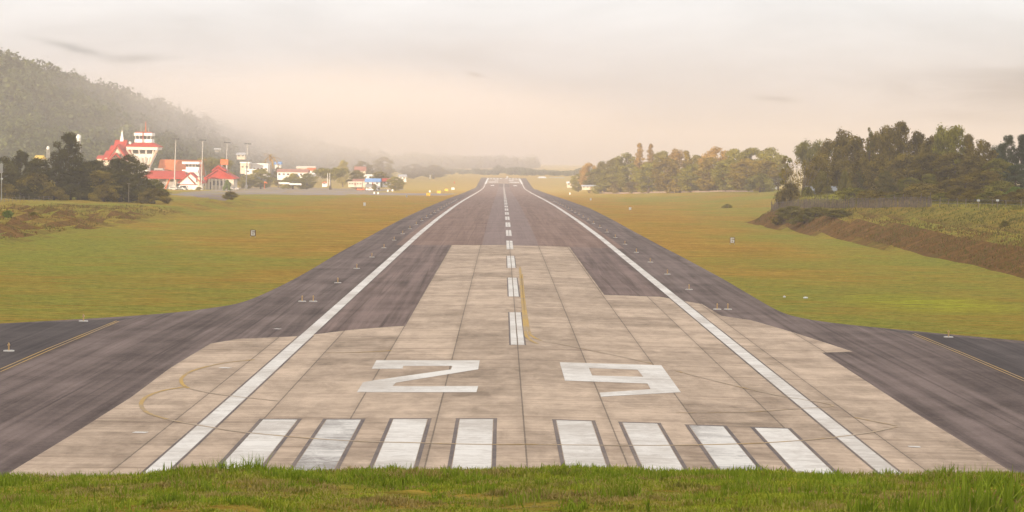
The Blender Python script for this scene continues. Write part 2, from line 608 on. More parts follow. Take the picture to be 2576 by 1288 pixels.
tag(ground, kind='structure')


def sheet(name, polys, off, mat, far=False):
    """flat sheets laid on the ground: polygons in x,y, cut where the ground bends"""
    bm = bmesh.new()
    for p in polys:
        vs = [bm.verts.new((q[0], q[1], 0)) for q in p]
        f = bm.faces.new(vs)
    bmesh.ops.recalc_face_normals(bm, faces=bm.faces)
    for f in bm.faces:
        if f.normal.z < 0:
            f.normal_flip()
    bmesh.ops.triangulate(bm, faces=[f for f in bm.faces if len(f.verts) > 4])
    cuts = [((xx, 0, 0), (1, 0, 0)) for xx in (-18, 0, 18)]
    y1 = max(v.co.y for v in bm.verts)
    y0 = min(v.co.y for v in bm.verts)
    if y1 > 330:
        cuts += [((0, yy, 0), (0, 1, 0)) for yy in ROWS if y0 < yy < y1 and yy > 320]
    lim = max(abs(v.co.x) for v in bm.verts)
    if lim > 44:
        cuts += [((xx, 0, 0), (1, 0, 0)) for xx in np.arange(-320, 321, 12.0) if abs(xx) > 40 and min(v.co.x for v in bm.verts) < xx < max(v.co.x for v in bm.verts)]
    for co_, no_ in cuts:
        bmesh.ops.bisect_plane(bm, geom=bm.verts[:] + bm.edges[:] + bm.faces[:], dist=1e-5, plane_co=co_, plane_no=no_)
    vs = bm.verts[:]
    xx = np.array([v.co.x for v in vs])
    yy = np.array([v.co.y for v in vs])
    zz = h(xx, yy) + off
    for v, z_ in zip(vs, zz):
        v.co.z = z_
    me_ = bpy.data.meshes.new(name)
    bm.to_mesh(me_)
    bm.free()
    return put(name, me_, mat)


def A(*pts):
    return [tuple(at(px, py)[:2]) for px, py in pts]


def strip(pts, w):
    """a band of quads of width w along a polyline in x,y"""
    out = []
    pts = [Vector(p[:2]) for p in pts]
    offs = []
    for i, p in enumerate(pts):
        d = (pts[min(i + 1, len(pts) - 1)] - pts[max(i - 1, 0)]).normalized()
        n = Vector((-d.y, d.x)) * (w / 2)
        offs.append((p - n, p + n))
    for i in range(len(pts) - 1):
        out.append([offs[i][0], offs[i + 1][0], offs[i + 1][1], offs[i][1]])
    return out


def curve(pts, n=6):
    """Catmull-Rom through points"""
    pts = [Vector(p[:2]) for p in pts]
    out = []
    for i in range(len(pts) - 1):
        p0, p1, p2, p3 = pts[max(i - 1, 0)], pts[i], pts[i + 1], pts[min(i + 2, len(pts) - 1)]
        for k in range(n):
            t = k / n
            out.append(0.5 * ((2 * p1) + (p2 - p0) * t + (2 * p0 - 5 * p1 + 4 * p2 - p3) * t * t + (3 * p1 - p0 - 3 * p2 + p3) * t ** 3))
    out.append(pts[-1])
    return out


LX = -14.45
RX = 14.55
Y_OV = at(1280, 617).y          # where the new asphalt overlay begins
FAR_END = 1985.0
print('overlay at', Y_OV, 'line check', [round(v, 2) for v in (at(531, 1057).x, at(780, 835).x, at(1020, 618).x, at(2079, 1073).x, at(1700, 750).x, at(1540, 620).x)])

# pavement edge, left and right, from near to far
LE = A((0, 814), (150, 806), (300, 797), (420, 788), (517, 777), (617, 758), (717, 714), (790, 674), (858, 633), (925, 597), (992, 561), (1073, 522))
RE = A((2576, 858), (2300, 833), (2100, 813), (2003, 797), (1950, 778), (1880, 738), (1817, 701), (1765, 673), (1717, 647), (1646, 610), (1579, 574), (1502, 533))
le_x, re_x = LE[-1][0], RE[-1][0]
print('pavement edge', le_x, re_x, LE[-1][1], RE[-1][1])
near = [(-60, 66), (-60, LE[0][1])] + curve(LE, 5) + [(-21.2, 600), (23.4, 600)] + list(reversed(curve(RE, 5))) + [(70, RE[0][1]), (70, 66)]
near = [tuple(p) for p in near]
far_strip = [(-21.2, 600), (-21, 1420), (-20, 1500), (-21, FAR_END + 40), (21, FAR_END + 40), (21, 1500), (22.5, 1420), (23.4, 600)]
runway = sheet('runway', [near, far_strip], 0.010, M['asphalt'])
tag(runway, kind='structure')

# dark turning pads at both sides
tag(sheet('taxiway_pad', [A((-60, 818), (180, 809), (340, 800), (295, 808), (0, 934), (-140, 995)), A((2640, 872), (2320, 838), (2210, 826), (2295, 843), (2576, 962), (2680, 1008))], 0.016, M['asphalt_dark']), kind='structure')

# concrete threshold area
conc = A((-10, 1212), (40, 1180), (180, 1095), (330, 1000), (430, 925), (530, 865), (600, 853), (760, 846), (900, 828), (1020, 820))
xl2 = at(1020, 820).x
xr2 = at(1520, 742).x
c_top = [(xl2, at(1020, 820).y), (xl2 - 0.1, Y_OV), (xr2 + 0.1, Y_OV), (xr2, at(1520, 742).y)]
conc_r = A((1660, 747), (1765, 765), (1815, 795), (1890, 806), (2000, 838), (2145, 885), (2068, 888), (2300, 1038), (2545, 1188), (2600, 1222))
tag(sheet('runway_concrete', [[(-34, 67)] + conc + c_top + conc_r + [(33, 67)]], 0.020, M['concrete']), kind='structure')
# overlay further on
yk = 1500.0
lav_l, lav_r = -3.9, 4.1
ov = [(LX - 1.5, Y_OV), (LX - 1.5, 1700), (lav_l, 1700), (lav_l, Y_OV)]
ov2 = [(lav_r, Y_OV), (lav_r, 1700), (RX + 1.5, 1700), (RX + 1.5, Y_OV)]
tag(sheet('runway_overlay', [ov, ov2], 0.020, M['asphalt_mid']), kind='structure')
tag(sheet('runway_centre_overlay', [[(lav_l, Y_OV), (lav_l, 1560), (lav_r, 1560), (lav_r, Y_OV)]], 0.020, M['asphalt_pale']), kind='structure')
tag(sheet('far_threshold_concrete', [[(LX - 1, 1702), (LX - 1, FAR_END + 20), (RX + 1, FAR_END + 20), (RX + 1, 1702)]], 0.020, M['concrete']), kind='structure')
# side patches left and right of the concrete between the white lines
lane_l = [(LX + 0.6, at(790, 838).y), (LX + 0.6, Y_OV), (xl2 - 0.12, Y_OV), (xl2 - 0.02, at(1020, 820).y + .3)]
tag(sheet('asphalt_lane', [lane_l, [(xr2 + 0.12, at(1520, 742).y + 1.0), (xr2 + 0.12, Y_OV), (RX - 0.6, Y_OV), (RX - 0.6, at(1690, 748).y + 1)]], 0.020, M['asphalt_lane']), kind='structure')

# ------------------------------------------------------------------ painted markings
MK = 0.032
lines = [strip([(LX, 67), (LX, 320), (LX, 1700)], 0.86), strip([(RX, 67), (RX, 320), (RX, 1700)], 0.86)]
tag(sheet('edge_line_marking', sum(lines, []), MK, M['white_paint']), kind='structure')
tag(sheet('far_edge_line_marking', strip([(LX, 1700), (LX + .2, FAR_END)], 1.5) + strip([(RX, 1700), (RX - .2, FAR_END)], 1.5), MK, M['white_wall']), kind='structure')
# dark borders of the edge lines, thin
tag(sheet('edge_line_border_marking', strip([(LX - 0.50, 67), (LX - 0.50, at(760, 846).y)], 0.10) + strip([(LX + 0.50, 67), (LX + 0.50, at(760, 846).y)], 0.10) + strip([(RX - 0.50, 67), (RX - 0.50, at(1700, 750).y)], 0.10) + strip([(RX + 0.50, 67), (RX + 0.50, at(1700, 750).y)], 0.10), MK, M['black_line']), kind='structure')
tops = [(662, 748, 1057, 0), (822, 908, 1057, 1), (990, 1075, 1056, 0), (1157, 1240, 1056, 0), (1400, 1487, 1060, 0), (1567, 1652, 1066, 0), (1735, 1818, 1073, 1), (1900, 1980, 1079, 0)]
cl, wn_, bd = [], [], []
for x0, x1, yy, worn in tops:
    p, q = at(x0, yy), at(x1, yy)
    yt = (p.y + q.y) / 2
    (wn_ if worn else cl).append([(p.x, 68), (p.x, yt), (q.x, yt), (q.x, 68)])
    bd += strip([(p.x - 0.11, 68), (p.x - 0.11, yt)], 0.16) + strip([(q.x + 0.11, 68), (q.x + 0.11, yt)], 0.16)
    bd += strip([(p.x - 0.2, yt + 0.18), (q.x + 0.2, yt + 0.18)], 0.3)
tag(sheet('threshold_stripe_marking', cl, MK, M['white_paint']), kind='structure')
tag(sheet('worn_threshold_stripe_marking', wn_, MK, M['white_worn']), kind='structure')
tag(sheet('threshold_border_marking', bd, MK, M['black_line']), kind='structure')


def Z5(*pts):
    return A(*[(858.6 + X * 0.33333, 858.6 + Y * 0.33333) for X, Y in pts])


two = Z5((265, 147), (1045, 147), (1033, 215), (412, 316), (388, 342), (1033, 342), (1020, 388), (118, 388), (165, 313), (250, 298), (828, 216), (838, 189), (468, 189), (462, 210), (230, 210))
nine = [Z5((1648, 162), (1860, 168), (1868, 205), (1893, 262), (1905, 308), (1688, 300)), Z5((1860, 168), (2415, 185), (2235, 218), (1868, 205)), Z5((2415, 185), (2562, 388), (2335, 366), (2310, 322), (2280, 272), (2235, 218)), Z5((1893, 262), (2280, 272), (2310, 322), (1905, 308)), Z5((1950, 392), (2335, 366), (2562, 388), (1960, 422))]
tag(sheet('number_marking', [two] + nine, MK, M['white_paint']), kind='structure')
dash = []
shade = []  # dark paint borders of the first few centreline dashes
first = at(1302, 868).y
cxl = (at(1302, 868).x + at(1291, 725).x) / 2
nd = 0
yy = first
while yy < 1690:
    w = 0.62
    dash += strip([(cxl - 0.24, yy), (cxl - 0.24, yy + 29.5)], 0.40) + strip([(cxl + 0.24, yy), (cxl + 0.24, yy + 29.5)], 0.40)
    if nd < 3:
        shade += strip([(cxl - 0.50, yy - .3), (cxl - 0.50, yy + 29.8)], 0.1) + strip([(cxl + 0.50, yy - .3), (cxl + 0.50, yy + 29.8)], 0.1)
    yy += 49.2
    nd += 1
tag(sheet('centreline_marking', dash, MK, M['white_paint']), kind='structure')
tag(sheet('centreline_border_marking', shade, MK, M['black_line']), kind='structure')
# yellow guide lines
y1 = strip(curve(A((1308, 672), (1313, 740), (1321, 830), (1330, 853), (1352, 866))), 0.24)
y2 = strip(curve(A((1313, 690), (1318, 750), (1330, 830), (1341, 848), (1362, 858))), 0.20)
y3 = strip(curve(A((640, 906), (560, 915), (490, 932), (459, 950), (458, 966), (474, 978))), 0.20)
y4 = strip(curve(A((470, 974), (410, 984), (368, 1000), (355, 1020), (372, 1040), (420, 1056))), 0.22)
y5 = strip(curve(A((820, 889), (880, 888), (940, 886), (985, 883))), 0.2)
y6 = strip(A((0, 930), (120, 878), (293, 808)), 0.10) + strip(A((0, 937), (125, 882), (299, 809)), 0.10)
y7 = strip(A((2295, 842), (2420, 893), (2600, 970)), 0.10) + strip(A((2301, 840), (2427, 891), (2607, 967)), 0.10)
tag(sheet('yellow_guide_marking', y1 + y2 + y3 + y4 + y5 + y6 + y7, 0.036, M['yellow_line']), kind='structure')
f1 = strip(curve(A((425, 1058), (520, 1075), (640, 1092), (860, 1110), (1050, 1116), (1240, 1120), (1500, 1122), (1700, 1122), (1900, 1117), (2060, 1106), (2180, 1091), (2256, 1075))), 0.20)
f2 = strip(curve(A((1366, 860), (1430, 871), (1560, 898), (1640, 916))), 0.14) + strip(curve(A((1700, 934), (1800, 960), (1950, 995), (2095, 1021), (2000, 1030), (1880, 1038), (1700, 1040))), 0.14)
f3 = strip(curve(A((480, 980), (560, 995), (700, 1010))), 0.14) + strip(A((2256, 1073), (2150, 1052)), 0.14)
tag(sheet('faded_yellow_marking', f1 + f2 + f3, 0.040, M['yellow_faint']), kind='structure')
# inset light plates and a few painted ticks
tk = []
for px, py, w in ((566, 926, 26), (353, 1089, 34), (698, 828, 16), (2300, 1125, 30)):
    tk += strip(A((px - w / 2, py), (px + w / 2, py + 1)), 0.45)
tag(sheet('small_white_marking', tk, MK + 0.006, M['white_paint']), kind='structure')
# markings of the far end
fm = []
for side in (-1, 1):
    for k in range(4):
        xx = side * (2.6 + 3.0 * k)
        fm += strip([(xx, 1935), (xx, 1975)], 1.7)
    fm += strip([(side * 6.5, 1858), (side * 6.5, 1885)], 4.0)
    fm += strip([(side * 8.6, 1760), (side * 8.6, 1790)], 8.0)
    fm += strip([(side * 8.6, 1610), (side * 8.6, 1640)], 2.8)
tag(sheet('far_threshold_marking', fm, MK, M['white_wall']), kind='structure')

# apron beside the terminal
apr = A((395, 486), (440, 487), (520, 480), (620, 470), (760, 472), (930, 474.5), (1020, 475), (1000, 479), (930, 482), (1010, 486), (1150, 487), (1120, 492), (980, 491), (900, 491), (760, 490.5), (640, 489), (560, 491), (470, 494))
tag(sheet('apron', [apr], 0.012, M['apron']), kind='structure')
tag(sheet('service_road', [A((486, 492), (560, 491), (584, 500), (560, 506), (528, 500))], 0.012, M['asphalt_pale']), kind='structure')

exec_parts = True
# ------------------------------------------------------------------ trees
def cards(centres, radii, counts, size, up=0.45, seed=0, hollow=0.55):
    """leaf sprays scattered through the outer part of puffs"""
    r = np.random.default_rng(seed)
    P, Nn, S = [], [], []
    for c, rad, n in zip(centres, radii, counts):
        d = r.normal(size=(n, 3))
        d /= np.linalg.norm(d, axis=1)[:, None]
        k = (hollow + (1 - hollow) * r.random(n) ** 0.7) * (1 + 0.13 * r.normal(size=n))
        p = np.asarray(c) + d * k[:, None] * np.asarray(rad)
        nn = d + r.normal(size=(n, 3)) * 0.34 + np.array([0, 0, up])
        P.append(p)
        Nn.append(nn)
        S.append(size * (0.6 + 0.8 * r.random(n)))
    P = np.concatenate(P)
    Nn = np.concatenate(Nn)
    S = np.concatenate(S)
    Nn /= np.linalg.norm(Nn, axis=1)[:, None]
    a_ = np.cross(Nn, r.normal(size=Nn.shape))
    a_ /= np.linalg.norm(a_, axis=1)[:, None]
    b_ = np.cross(Nn, a_)
    n = len(P)
    L = S[:, None]
    q = np.stack([P - a_ * L * 0.55, P + b_ * L * 0.34 - Nn * L * .1, P + a_ * L * 0.6, P - b_ * L * 0.34 - Nn * L * .1], 1)
    return q.reshape(-1, 3)


def quads_mesh(name, verts):
    n = len(verts) // 4
    return np_mesh(name, verts, np.arange(n * 4), np.full(n, 4))


def tree_proto(seed, H=14.0, W=10.0, cb=0.28, shape='round', nb=26, leaf=0.42, total=6500, puff=0.17, limbs=9, lean=0.0):
    r = np.random.default_rng(seed)
    cs, rs, ns = [], [], []
    for i in range(nb):
        u = (i + r.random()) / nb
        if shape == 'round':
            pr = (max(0.05, 1 - (2 * u - 0.95) ** 2)) ** 0.5
        elif shape == 'umbrella':
            pr = (0.35 + 0.75 * u ** 0.6) * (1 if u < 0.82 else 0.75)
            u = 0.25 + 0.75 * u ** 0.5
        elif shape == 'cone':
            pr = (1 - u) ** 0.85 * 0.95 + 0.06
        elif shape == 'tall':
            pr = 0.55 + 0.35 * math.sin(3.0 * u + seed) * (1 - u * 0.4)
            if u > 0.8:
                pr *= 0.6
        elif shape == 'ragged':
            pr = (0.35 + 0.65 * r.random()) * (max(0.08, 1 - (1.75 * u - 0.75) ** 2)) ** 0.5
        else:
            pr = (max(0.05, 1 - u ** 2)) ** 0.5
        ang = i * 2.4 + r.normal() * 0.5
        rr = W / 2 * pr * (0.35 + 0.55 * r.random() ** 0.5)
        z = H * (cb + (1 - cb) * u * 0.93)
        pf = W * puff * (0.65 + 0.7 * r.random())
        if shape == 'cone':
            pf *= 0.45 + 0.7 * (1 - u)
        cs.append((rr * math.cos(ang) + lean * z, rr * math.sin(ang), z))
        rs.append((pf * (0.9 + 0.4 * r.random()), pf * (0.9 + 0.4 * r.random()), pf * (0.55 + 0.25 * r.random())))
        ns.append(pf ** 2)
    ns = np.array(ns)
    ns = np.maximum(20, (ns / ns.sum() * total)).astype(int)
    crown = quads_mesh('crown', cards(cs, rs, ns, leaf, seed=seed))
    tb = MB()
    hh = H * (cb + (1 - cb) * 0.55)
    tr = W * 0.022 + 0.08
    bend = [r.normal() * 0.25 for _ in range(4)]
    pts = [(0, 0, -0.4), (bend[0] * .2, bend[1] * .2, hh * 0.33), (bend[0] * .7 + lean * hh * .5, bend[1] * .7, hh * 0.66), (bend[2] + lean * hh, bend[3], hh)]
    tb.path(pts, [tr * 1.35, tr, tr * 0.75, tr * 0.35], 7)
    order = r.permutation(nb)[:limbs]
    for k in order:
        c = Vector(cs[k])
        s = Vector(pts[1]).lerp(Vector(pts[3]), min(0.95, max(0.1, (c.z / hh - 0.35) * 0.8)))
        m_ = s.lerp(c, 0.5) + Vector((0, 0, -0.04 * H * r.random()))
        tb.path([s, m_, c], [tr * 0.42, tr * 0.28, tr * 0.1], 5)
    return crown, tb


PROTO = {}


def proto(name, **kw):
    crown, tb = tree_proto(**kw)
    trunk = tb.build('trunk', M['bark'])
    tme = trunk.data
    bpy.data.objects.remove(trunk)
    crown.materials.append(FOL['mid'])
    PROTO[name] = (crown, tme, kw.get('H', 14.0), kw.get('W', 10.0))


proto('round_a', seed=1, nb=44, puff=0.14, cb=0.12, total=8500)
proto('round_b', seed=2, nb=52, puff=0.125, cb=0.10, total=8500)
proto('ragged_a', seed=3, shape='ragged', nb=46, puff=0.125, cb=0.12, total=7500)
proto('ragged_b', seed=4, shape='ragged', nb=42, puff=0.13, cb=0.14, total=7500)
proto('ragged_c', seed=5, shape='ragged', nb=50, puff=0.12, cb=0.10, total=7500)
proto('tall_a', seed=6, shape='tall', H=18, W=8, nb=30, puff=0.17, cb=0.3)
proto('tall_b', seed=8, shape='tall', H=18, W=8, nb=26, puff=0.18, cb=0.25)
proto('umbrella', seed=9, shape='umbrella', H=12, W=18, nb=40, puff=0.10, cb=0.35, leaf=0.5)
proto('cone', seed=10, shape='cone', H=18, W=7, nb=40, puff=0.22, cb=0.15)
proto('bush_a', seed=12, shape='dome', H=4, W=6, nb=20, puff=0.17, cb=0.10, leaf=0.30, total=4000, limbs=5)
proto('bush_b', seed=13, shape='dome', H=4, W=6, nb=26, puff=0.14, cb=0.06, leaf=0.28, total=4200, limbs=5)
proto('sparse', seed=14, shape='ragged', H=16, W=6, nb=16, puff=0.12, cb=0.35, leaf=0.34, total=1500, limbs=14)

tree_list = []


def tree(px, D, ytop, wpx, kind, fol, name='tree', label=None, group=None, cat='tree', sink=0.0, rz=None, bark='bark'):
    crown, tme, H, W = PROTO[kind]
    x = lat(px, D)
    g = hs(x, D) - sink
    top = zat(px, ytop, D)
    hh = max(1.0, top - g)
    ww = wpx * D / F
    root = empty(name, (x, D, g), random.random() * 6.28 if rz is None else rz)
    sx = ww / W * (0.95 + 0.1 * random.random())
    sy = ww / W * (0.9 + 0.2 * random.random())
    root.scale = (sx, sy, hh / H)
    for nm, dta, mt in (('crown', crown, FOL[fol]), ('trunk', tme, M[bark])):
        o = bpy.data.objects.new(nm, dta)
        C.objects.link(o)
        o.parent = root
        o.material_slots[0].link = 'OBJECT'
        o.material_slots[0].material = mt
    if label:
        tag(root, label, cat, group)
    tree_list.append((root, px, D))
    return root


ORD = ['first', 'second', 'third', 'fourth', 'fifth', 'sixth', 'seventh', 'eighth', 'ninth', 'tenth', 'eleventh', 'twelfth', 'thirteenth', 'fourteenth', 'fifteenth', 'sixteenth', 'seventeenth', 'eighteenth', 'nineteenth', 'twentieth', 'twenty-first', 'twenty-second', 'twenty-third', 'twenty-fourth', 'twenty-fifth']


def tree_row(rows, fmt, group, name='tree', cat='tree', wide=1.0):
    """rows of (px, D, ytop, wpx, kind, foliage[, own label]); counted from the left"""
    rows = sorted(rows, key=lambda r_: r_[0])
    plain_ = [r_ for r_ in rows if len(r_) < 7]
    for r_ in rows:
        lab = r_[6] if len(r_) > 6 else fmt % ORD[plain_.index(r_)]
        k_ = wide if r_[4] in ('round_a', 'round_b', 'ragged_a', 'ragged_b', 'ragged_c', 'bush_a', 'bush_b') else 1.0
        tree(r_[0], r_[1], r_[2], r_[3] * k_, *r_[4:6], name=name, label=lab, group=group, cat=cat)


# left wood beyond the grass bank
tree_row([
    (171, 520, 331, 80, 'ragged_b', 'dark', 'tallest dark tree of the left wood, spiky crown standing well above its neighbours'),
    (8, 520, 393, 66, 'round_a', 'dark'), (54, 535, 377, 52, 'round_b', 'dark'), (96, 512, 396, 80, 'ragged_a', 'dark'),
    (238, 525, 402, 96, 'round_b', 'dark'), (290, 540, 398, 70, 'ragged_c', 'dark'), (322, 530, 388, 84, 'round_a', 'dark'),
], 'dark leafy tree, %s from the left in the back row of the left wood', 'trees of the wood behind the left bank', wide=1.25)
tree_row([
    (32, 500, 425, 74, 'ragged_c', 'dark'), (88, 496, 436, 80, 'bush_a', 'brown'), (142, 500, 420, 82, 'round_a', 'dark'), (196, 500, 415, 84, 'ragged_a', 'dark'),
    (252, 505, 428, 88, 'round_b', 'brown'), (306, 508, 434, 84, 'ragged_b', 'dark'), (350, 515, 436, 70, 'bush_b', 'dark'), (388, 520, 452, 56, 'bush_a', 'mid'),
], 'brownish dark tree, %s from the left in the front row of the left wood', 'trees of the wood behind the left bank', wide=1.25)

# right wood, back row
tree_row([
    (2044, 640, 359, 92, 'umbrella', 'mid', 'pale hazy flat-topped tree standing behind the left end of the right wood'),
    (1976, 505, 384, 46, 'sparse', 'mid', 'thin sparse tree at the left edge of the right wood'),
    (2184, 500, 309, 34, 'sparse', 'yellow', 'slender sparse yellowish tree poking out of the right wood'),
    (2084, 500, 350, 70, 'round_a', 'brown'), (2120, 510, 325, 84, 'ragged_a', 'brown'), (2152, 495, 338, 74, 'ragged_c', 'brown'),
    (2205, 505, 330, 80, 'round_b', 'brown'), (2236, 490, 314, 78, 'ragged_b', 'brown'), (2268, 480, 301, 66, 'tall_a', 'brown', 'tallest tree of the right wood with a tufted top'),
    (2306, 480, 326, 62, 'ragged_c', 'brown'), (2342, 470, 340, 72, 'round_b', 'brown'), (2368, 465, 315, 70, 'ragged_a', 'mid'), (2398, 460, 314, 74, 'ragged_b', 'mid'),
    (2436, 455, 335, 58, 'tall_b', 'brown'), (2474, 450, 351, 70, 'round_a', 'brown'), (2510, 520, 361, 60, 'ragged_a', 'bluegreen', 'pale bluish tree far behind the right wood near the frame edge'),
    (2535, 430, 337, 46, 'tall_a', 'bluegreen', 'dark blue-green tall tree, left of the pair at the right end of the wood'), (2568, 428, 336, 52, 'tall_b', 'bluegreen', 'dark blue-green tall tree, right of the pair at the right end of the wood'),
], 'brown-green tree, %s from the left in the back row of the right wood', 'trees of the wood on the right bank', wide=1.35)
# right wood, middle and front rows
tree_row([
    (2060, 478, 392, 76, 'round_b', 'brown'), (2110, 480, 400, 86, 'ragged_b', 'brown'), (2165, 470, 396, 90, 'round_a', 'brown'), (2220, 465, 392, 92, 'ragged_a', 'brown'),
    (2280, 452, 385, 110, 'round_b', 'brown'), (2340, 445, 382, 110, 'ragged_c', 'brown'), (2400, 435, 384, 116, 'round_a', 'brown'), (2455, 425, 392, 100, 'ragged_a', 'brown'),
    (2508, 415, 398, 90, 'round_b', 'mid'), (2556, 405, 412, 84, 'ragged_b', 'bluegreen'),
], 'broad dull green tree, %s from the left in the middle row of the right wood', 'trees of the wood on the right bank', wide=1.2)
tree_row([
    (2070, 466, 428, 62, 'round_a', 'yellow', 'small yellow-green tree in front of the bluish roofed house'), (2126, 462, 430, 56, 'bush_b', 'yellow', 'yellow-green bush just left of the banana plant'),
    (2228, 448, 430, 64, 'ragged_a', 'yellow', 'yellow-green tree just right of the banana plant'), (2160, 470, 436, 70, 'umbrella', 'mid', 'low flat-topped tree right behind the banana plant'),
    (2290, 436, 446, 76, 'round_b', 'mid'), (2322, 412, 461, 112, 'bush_a', 'brown', 'wide low dome-shaped bush with dark shade under it'), (2338, 424, 436, 62, 'ragged_c', 'mid'),
    (2392, 415, 452, 90, 'bush_b', 'brown'), (2430, 408, 440, 80, 'round_a', 'brown'), (2474, 392, 428, 124, 'ragged_b', 'brown'), (2520, 385, 455, 80, 'bush_a', 'mid'),
    (2558, 366, 470, 64, 'bush_b', 'bright', 'bright green bush at the right frame edge behind the fence'), (1986, 462, 462, 76, 'bush_a', 'brown', 'dark brown bush at the left corner of the picket fence'),
    (2030, 462, 470, 60, 'bush_b', 'mid'),
], 'mid-sized shrub or tree, %s from the left in the front row of the right wood', 'trees of the wood on the right bank')

tree_row([(10 + 42 * k, 488 + (k % 3) * 3, 462 + (k * 7) % 13, 78, 'bush_a' if k % 2 else 'bush_b', 'dark' if k % 3 else 'brown') for k in range(10)],
         'low dark undergrowth bush, %s from the left along the foot of the left wood', 'undergrowth of the left wood', name='bush', cat='bush')
tree_row([(2150 + 38 * k, 398 - 5.2 * k, 472 + (k * 5) % 17, 80, 'bush_b' if k % 2 else 'bush_a', 'brown' if k % 3 else 'mid') for k in range(12)],
         'low undergrowth bush, %s from the left behind the right bank fences', 'undergrowth of the right wood', name='bush', cat='bush')
tree_row([(1520 + 40 * k, 1150 - 27 * k, 452 + (k * 5) % 9, 62, 'bush_a' if k % 2 else 'bush_b', 'brown' if k % 3 else 'mid') for k in range(11)],
         'low undergrowth bush, %s from the left along the foot of the middle wood', 'undergrowth of the middle wood', name='bush', cat='bush')

# wood across the right field
tree_row([
    (1608, 1130, 353, 40, 'cone', 'gold', 'left of the two tall conical trees above the middle wood'), (1635, 1130, 355, 38, 'cone', 'gold', 'right of the two tall conical trees above the middle wood'),
    (1482, 1230, 409, 46, 'round_a', 'gold'), (1512, 1210, 405, 46, 'ragged_a', 'yellow'), (1545, 1180, 397, 60, 'round_b', 'yellow'), (1576, 1150, 384, 66, 'round_a', 'mid'),
    (1664, 1100, 379, 62, 'round_b', 'yellow'), (1702, 1090, 374, 62, 'ragged_a', 'gold'), (1727, 1020, 377, 40, 'tall_b', 'brown', 'dark narrow column-shaped tree in the middle wood'),
    (1752, 1040, 388, 50, 'ragged_c', 'yellow'), (1800, 1000, 369, 72, 'round_a', 'gold'), (1842, 980, 373, 56, 'ragged_b', 'mid'), (1890, 950, 371, 80, 'round_b', 'mid'), (1932, 930, 370, 70, 'round_a', 'mid'), (1958, 915, 388, 50, 'ragged_a', 'mid'),
], 'sun-topped tree, %s from the left in the back row of the middle wood', 'trees of the wood across the right field', wide=1.25)
tree_row([
    (1500, 1190, 425, 54, 'round_b', 'mid'), (1540, 1150, 418, 60, 'ragged_b', 'mid'), (1585, 1110, 412, 66, 'round_a', 'mid'), (1632, 1060, 408, 70, 'ragged_a', 'mid'),
    (1680, 1010, 396, 74, 'round_b', 'brown'), (1738, 980, 412, 66, 'round_a', 'mid'), (1784, 950, 394, 66, 'ragged_c', 'brown'), (1832, 915, 400, 76, 'round_a', 'mid'), (1880, 890, 398, 84, 'round_b', 'brown'), (1928, 865, 402, 76, 'ragged_b', 'brown'),
    (1912, 850, 436, 50, 'bush_a', 'mid', 'pale low bush beside the small white shed'), (1455, 1300, 436, 36, 'round_a', 'mid', 'small hazy tree at the far left tip of the middle wood'), (1710, 1000, 440, 60, 'bush_b', 'brown', 'low dark bush under the middle wood'),
], 'dusky tree, %s from the left in the front row of the middle wood', 'trees of the wood across the right field', wide=1.3)

# town trees, left
tree_row([
    (543, 1135, 399, 92, 'umbrella', 'sunny', 'wide flat-topped green tree rising behind the red gabled hall'),
    (580, 1120, 430, 44, 'round_a', 'mid', 'dark rounded tree at the right end of the red gabled hall'),
    (656, 1180, 424, 82, 'round_b', 'sunny', 'broad yellow-green tree in front of the white town houses'),
    (620, 1200, 440, 44, 'bush_a', 'yellow', 'low bush below the white town houses'),
    (737, 1200, 436, 60, 'bush_b', 'sunny', 'yellow-green bush left of the long red roofed building'), (772, 1195, 435, 54, 'round_a', 'sunny', 'bright round tree at the right end of the red roofed building'),
    (831, 1200, 424, 92, 'umbrella', 'mid', 'dark wide spreading tree behind the two white posts'), (862, 1420, 402, 44, 'ragged_a', 'sunny', 'pale yellow tree rising behind the dark spreading tree'),
    (897, 1210, 427, 48, 'round_b', 'yellow', 'green tree left of the blue roofed building'), (953, 1230, 431, 62, 'ragged_b', 'yellow', 'green tree behind the blue roofed building'),
    (994, 1190, 444, 50, 'round_a', 'sunny', 'round yellow-green tree at the right end of the blue roofed building'), (942, 1165, 462, 14, 'bush_a', 'yellow', 'small clipped round bush before the blue roofed building'),
    (912, 1600, 405, 56, 'round_a', 'yellow', 'hazy tree on the slope above the pink roof'), (964, 1750, 394, 70, 'round_b', 'yellow', 'large hazy tree crown above the blue roofed building'),
    (1040, 1900, 412, 70, 'round_a', 'yellow', 'faint tree in the mist, left of two beyond the airfield grass'), (1090, 1900, 415, 90, 'ragged_b', 'yellow', 'faint wide tree in the mist, right of two beyond the airfield grass'),
    (700, 1300, 420, 40, 'ragged_a', 'yellow', 'small tree between the white houses and the red roof'), (500, 1030, 470, 16, 'bush_a', 'yellow', 'small bush at the foot of the white gabled house'), (572, 1015, 452, 22, 'bush_b', 'bright', 'bright shrub beside the porch of the red gabled hall'),
    (432, 1100, 428, 60, 'round_b', 'yellow', 'green tree between the control tower and the orange roof'),
], '%s', 'trees among the town buildings')


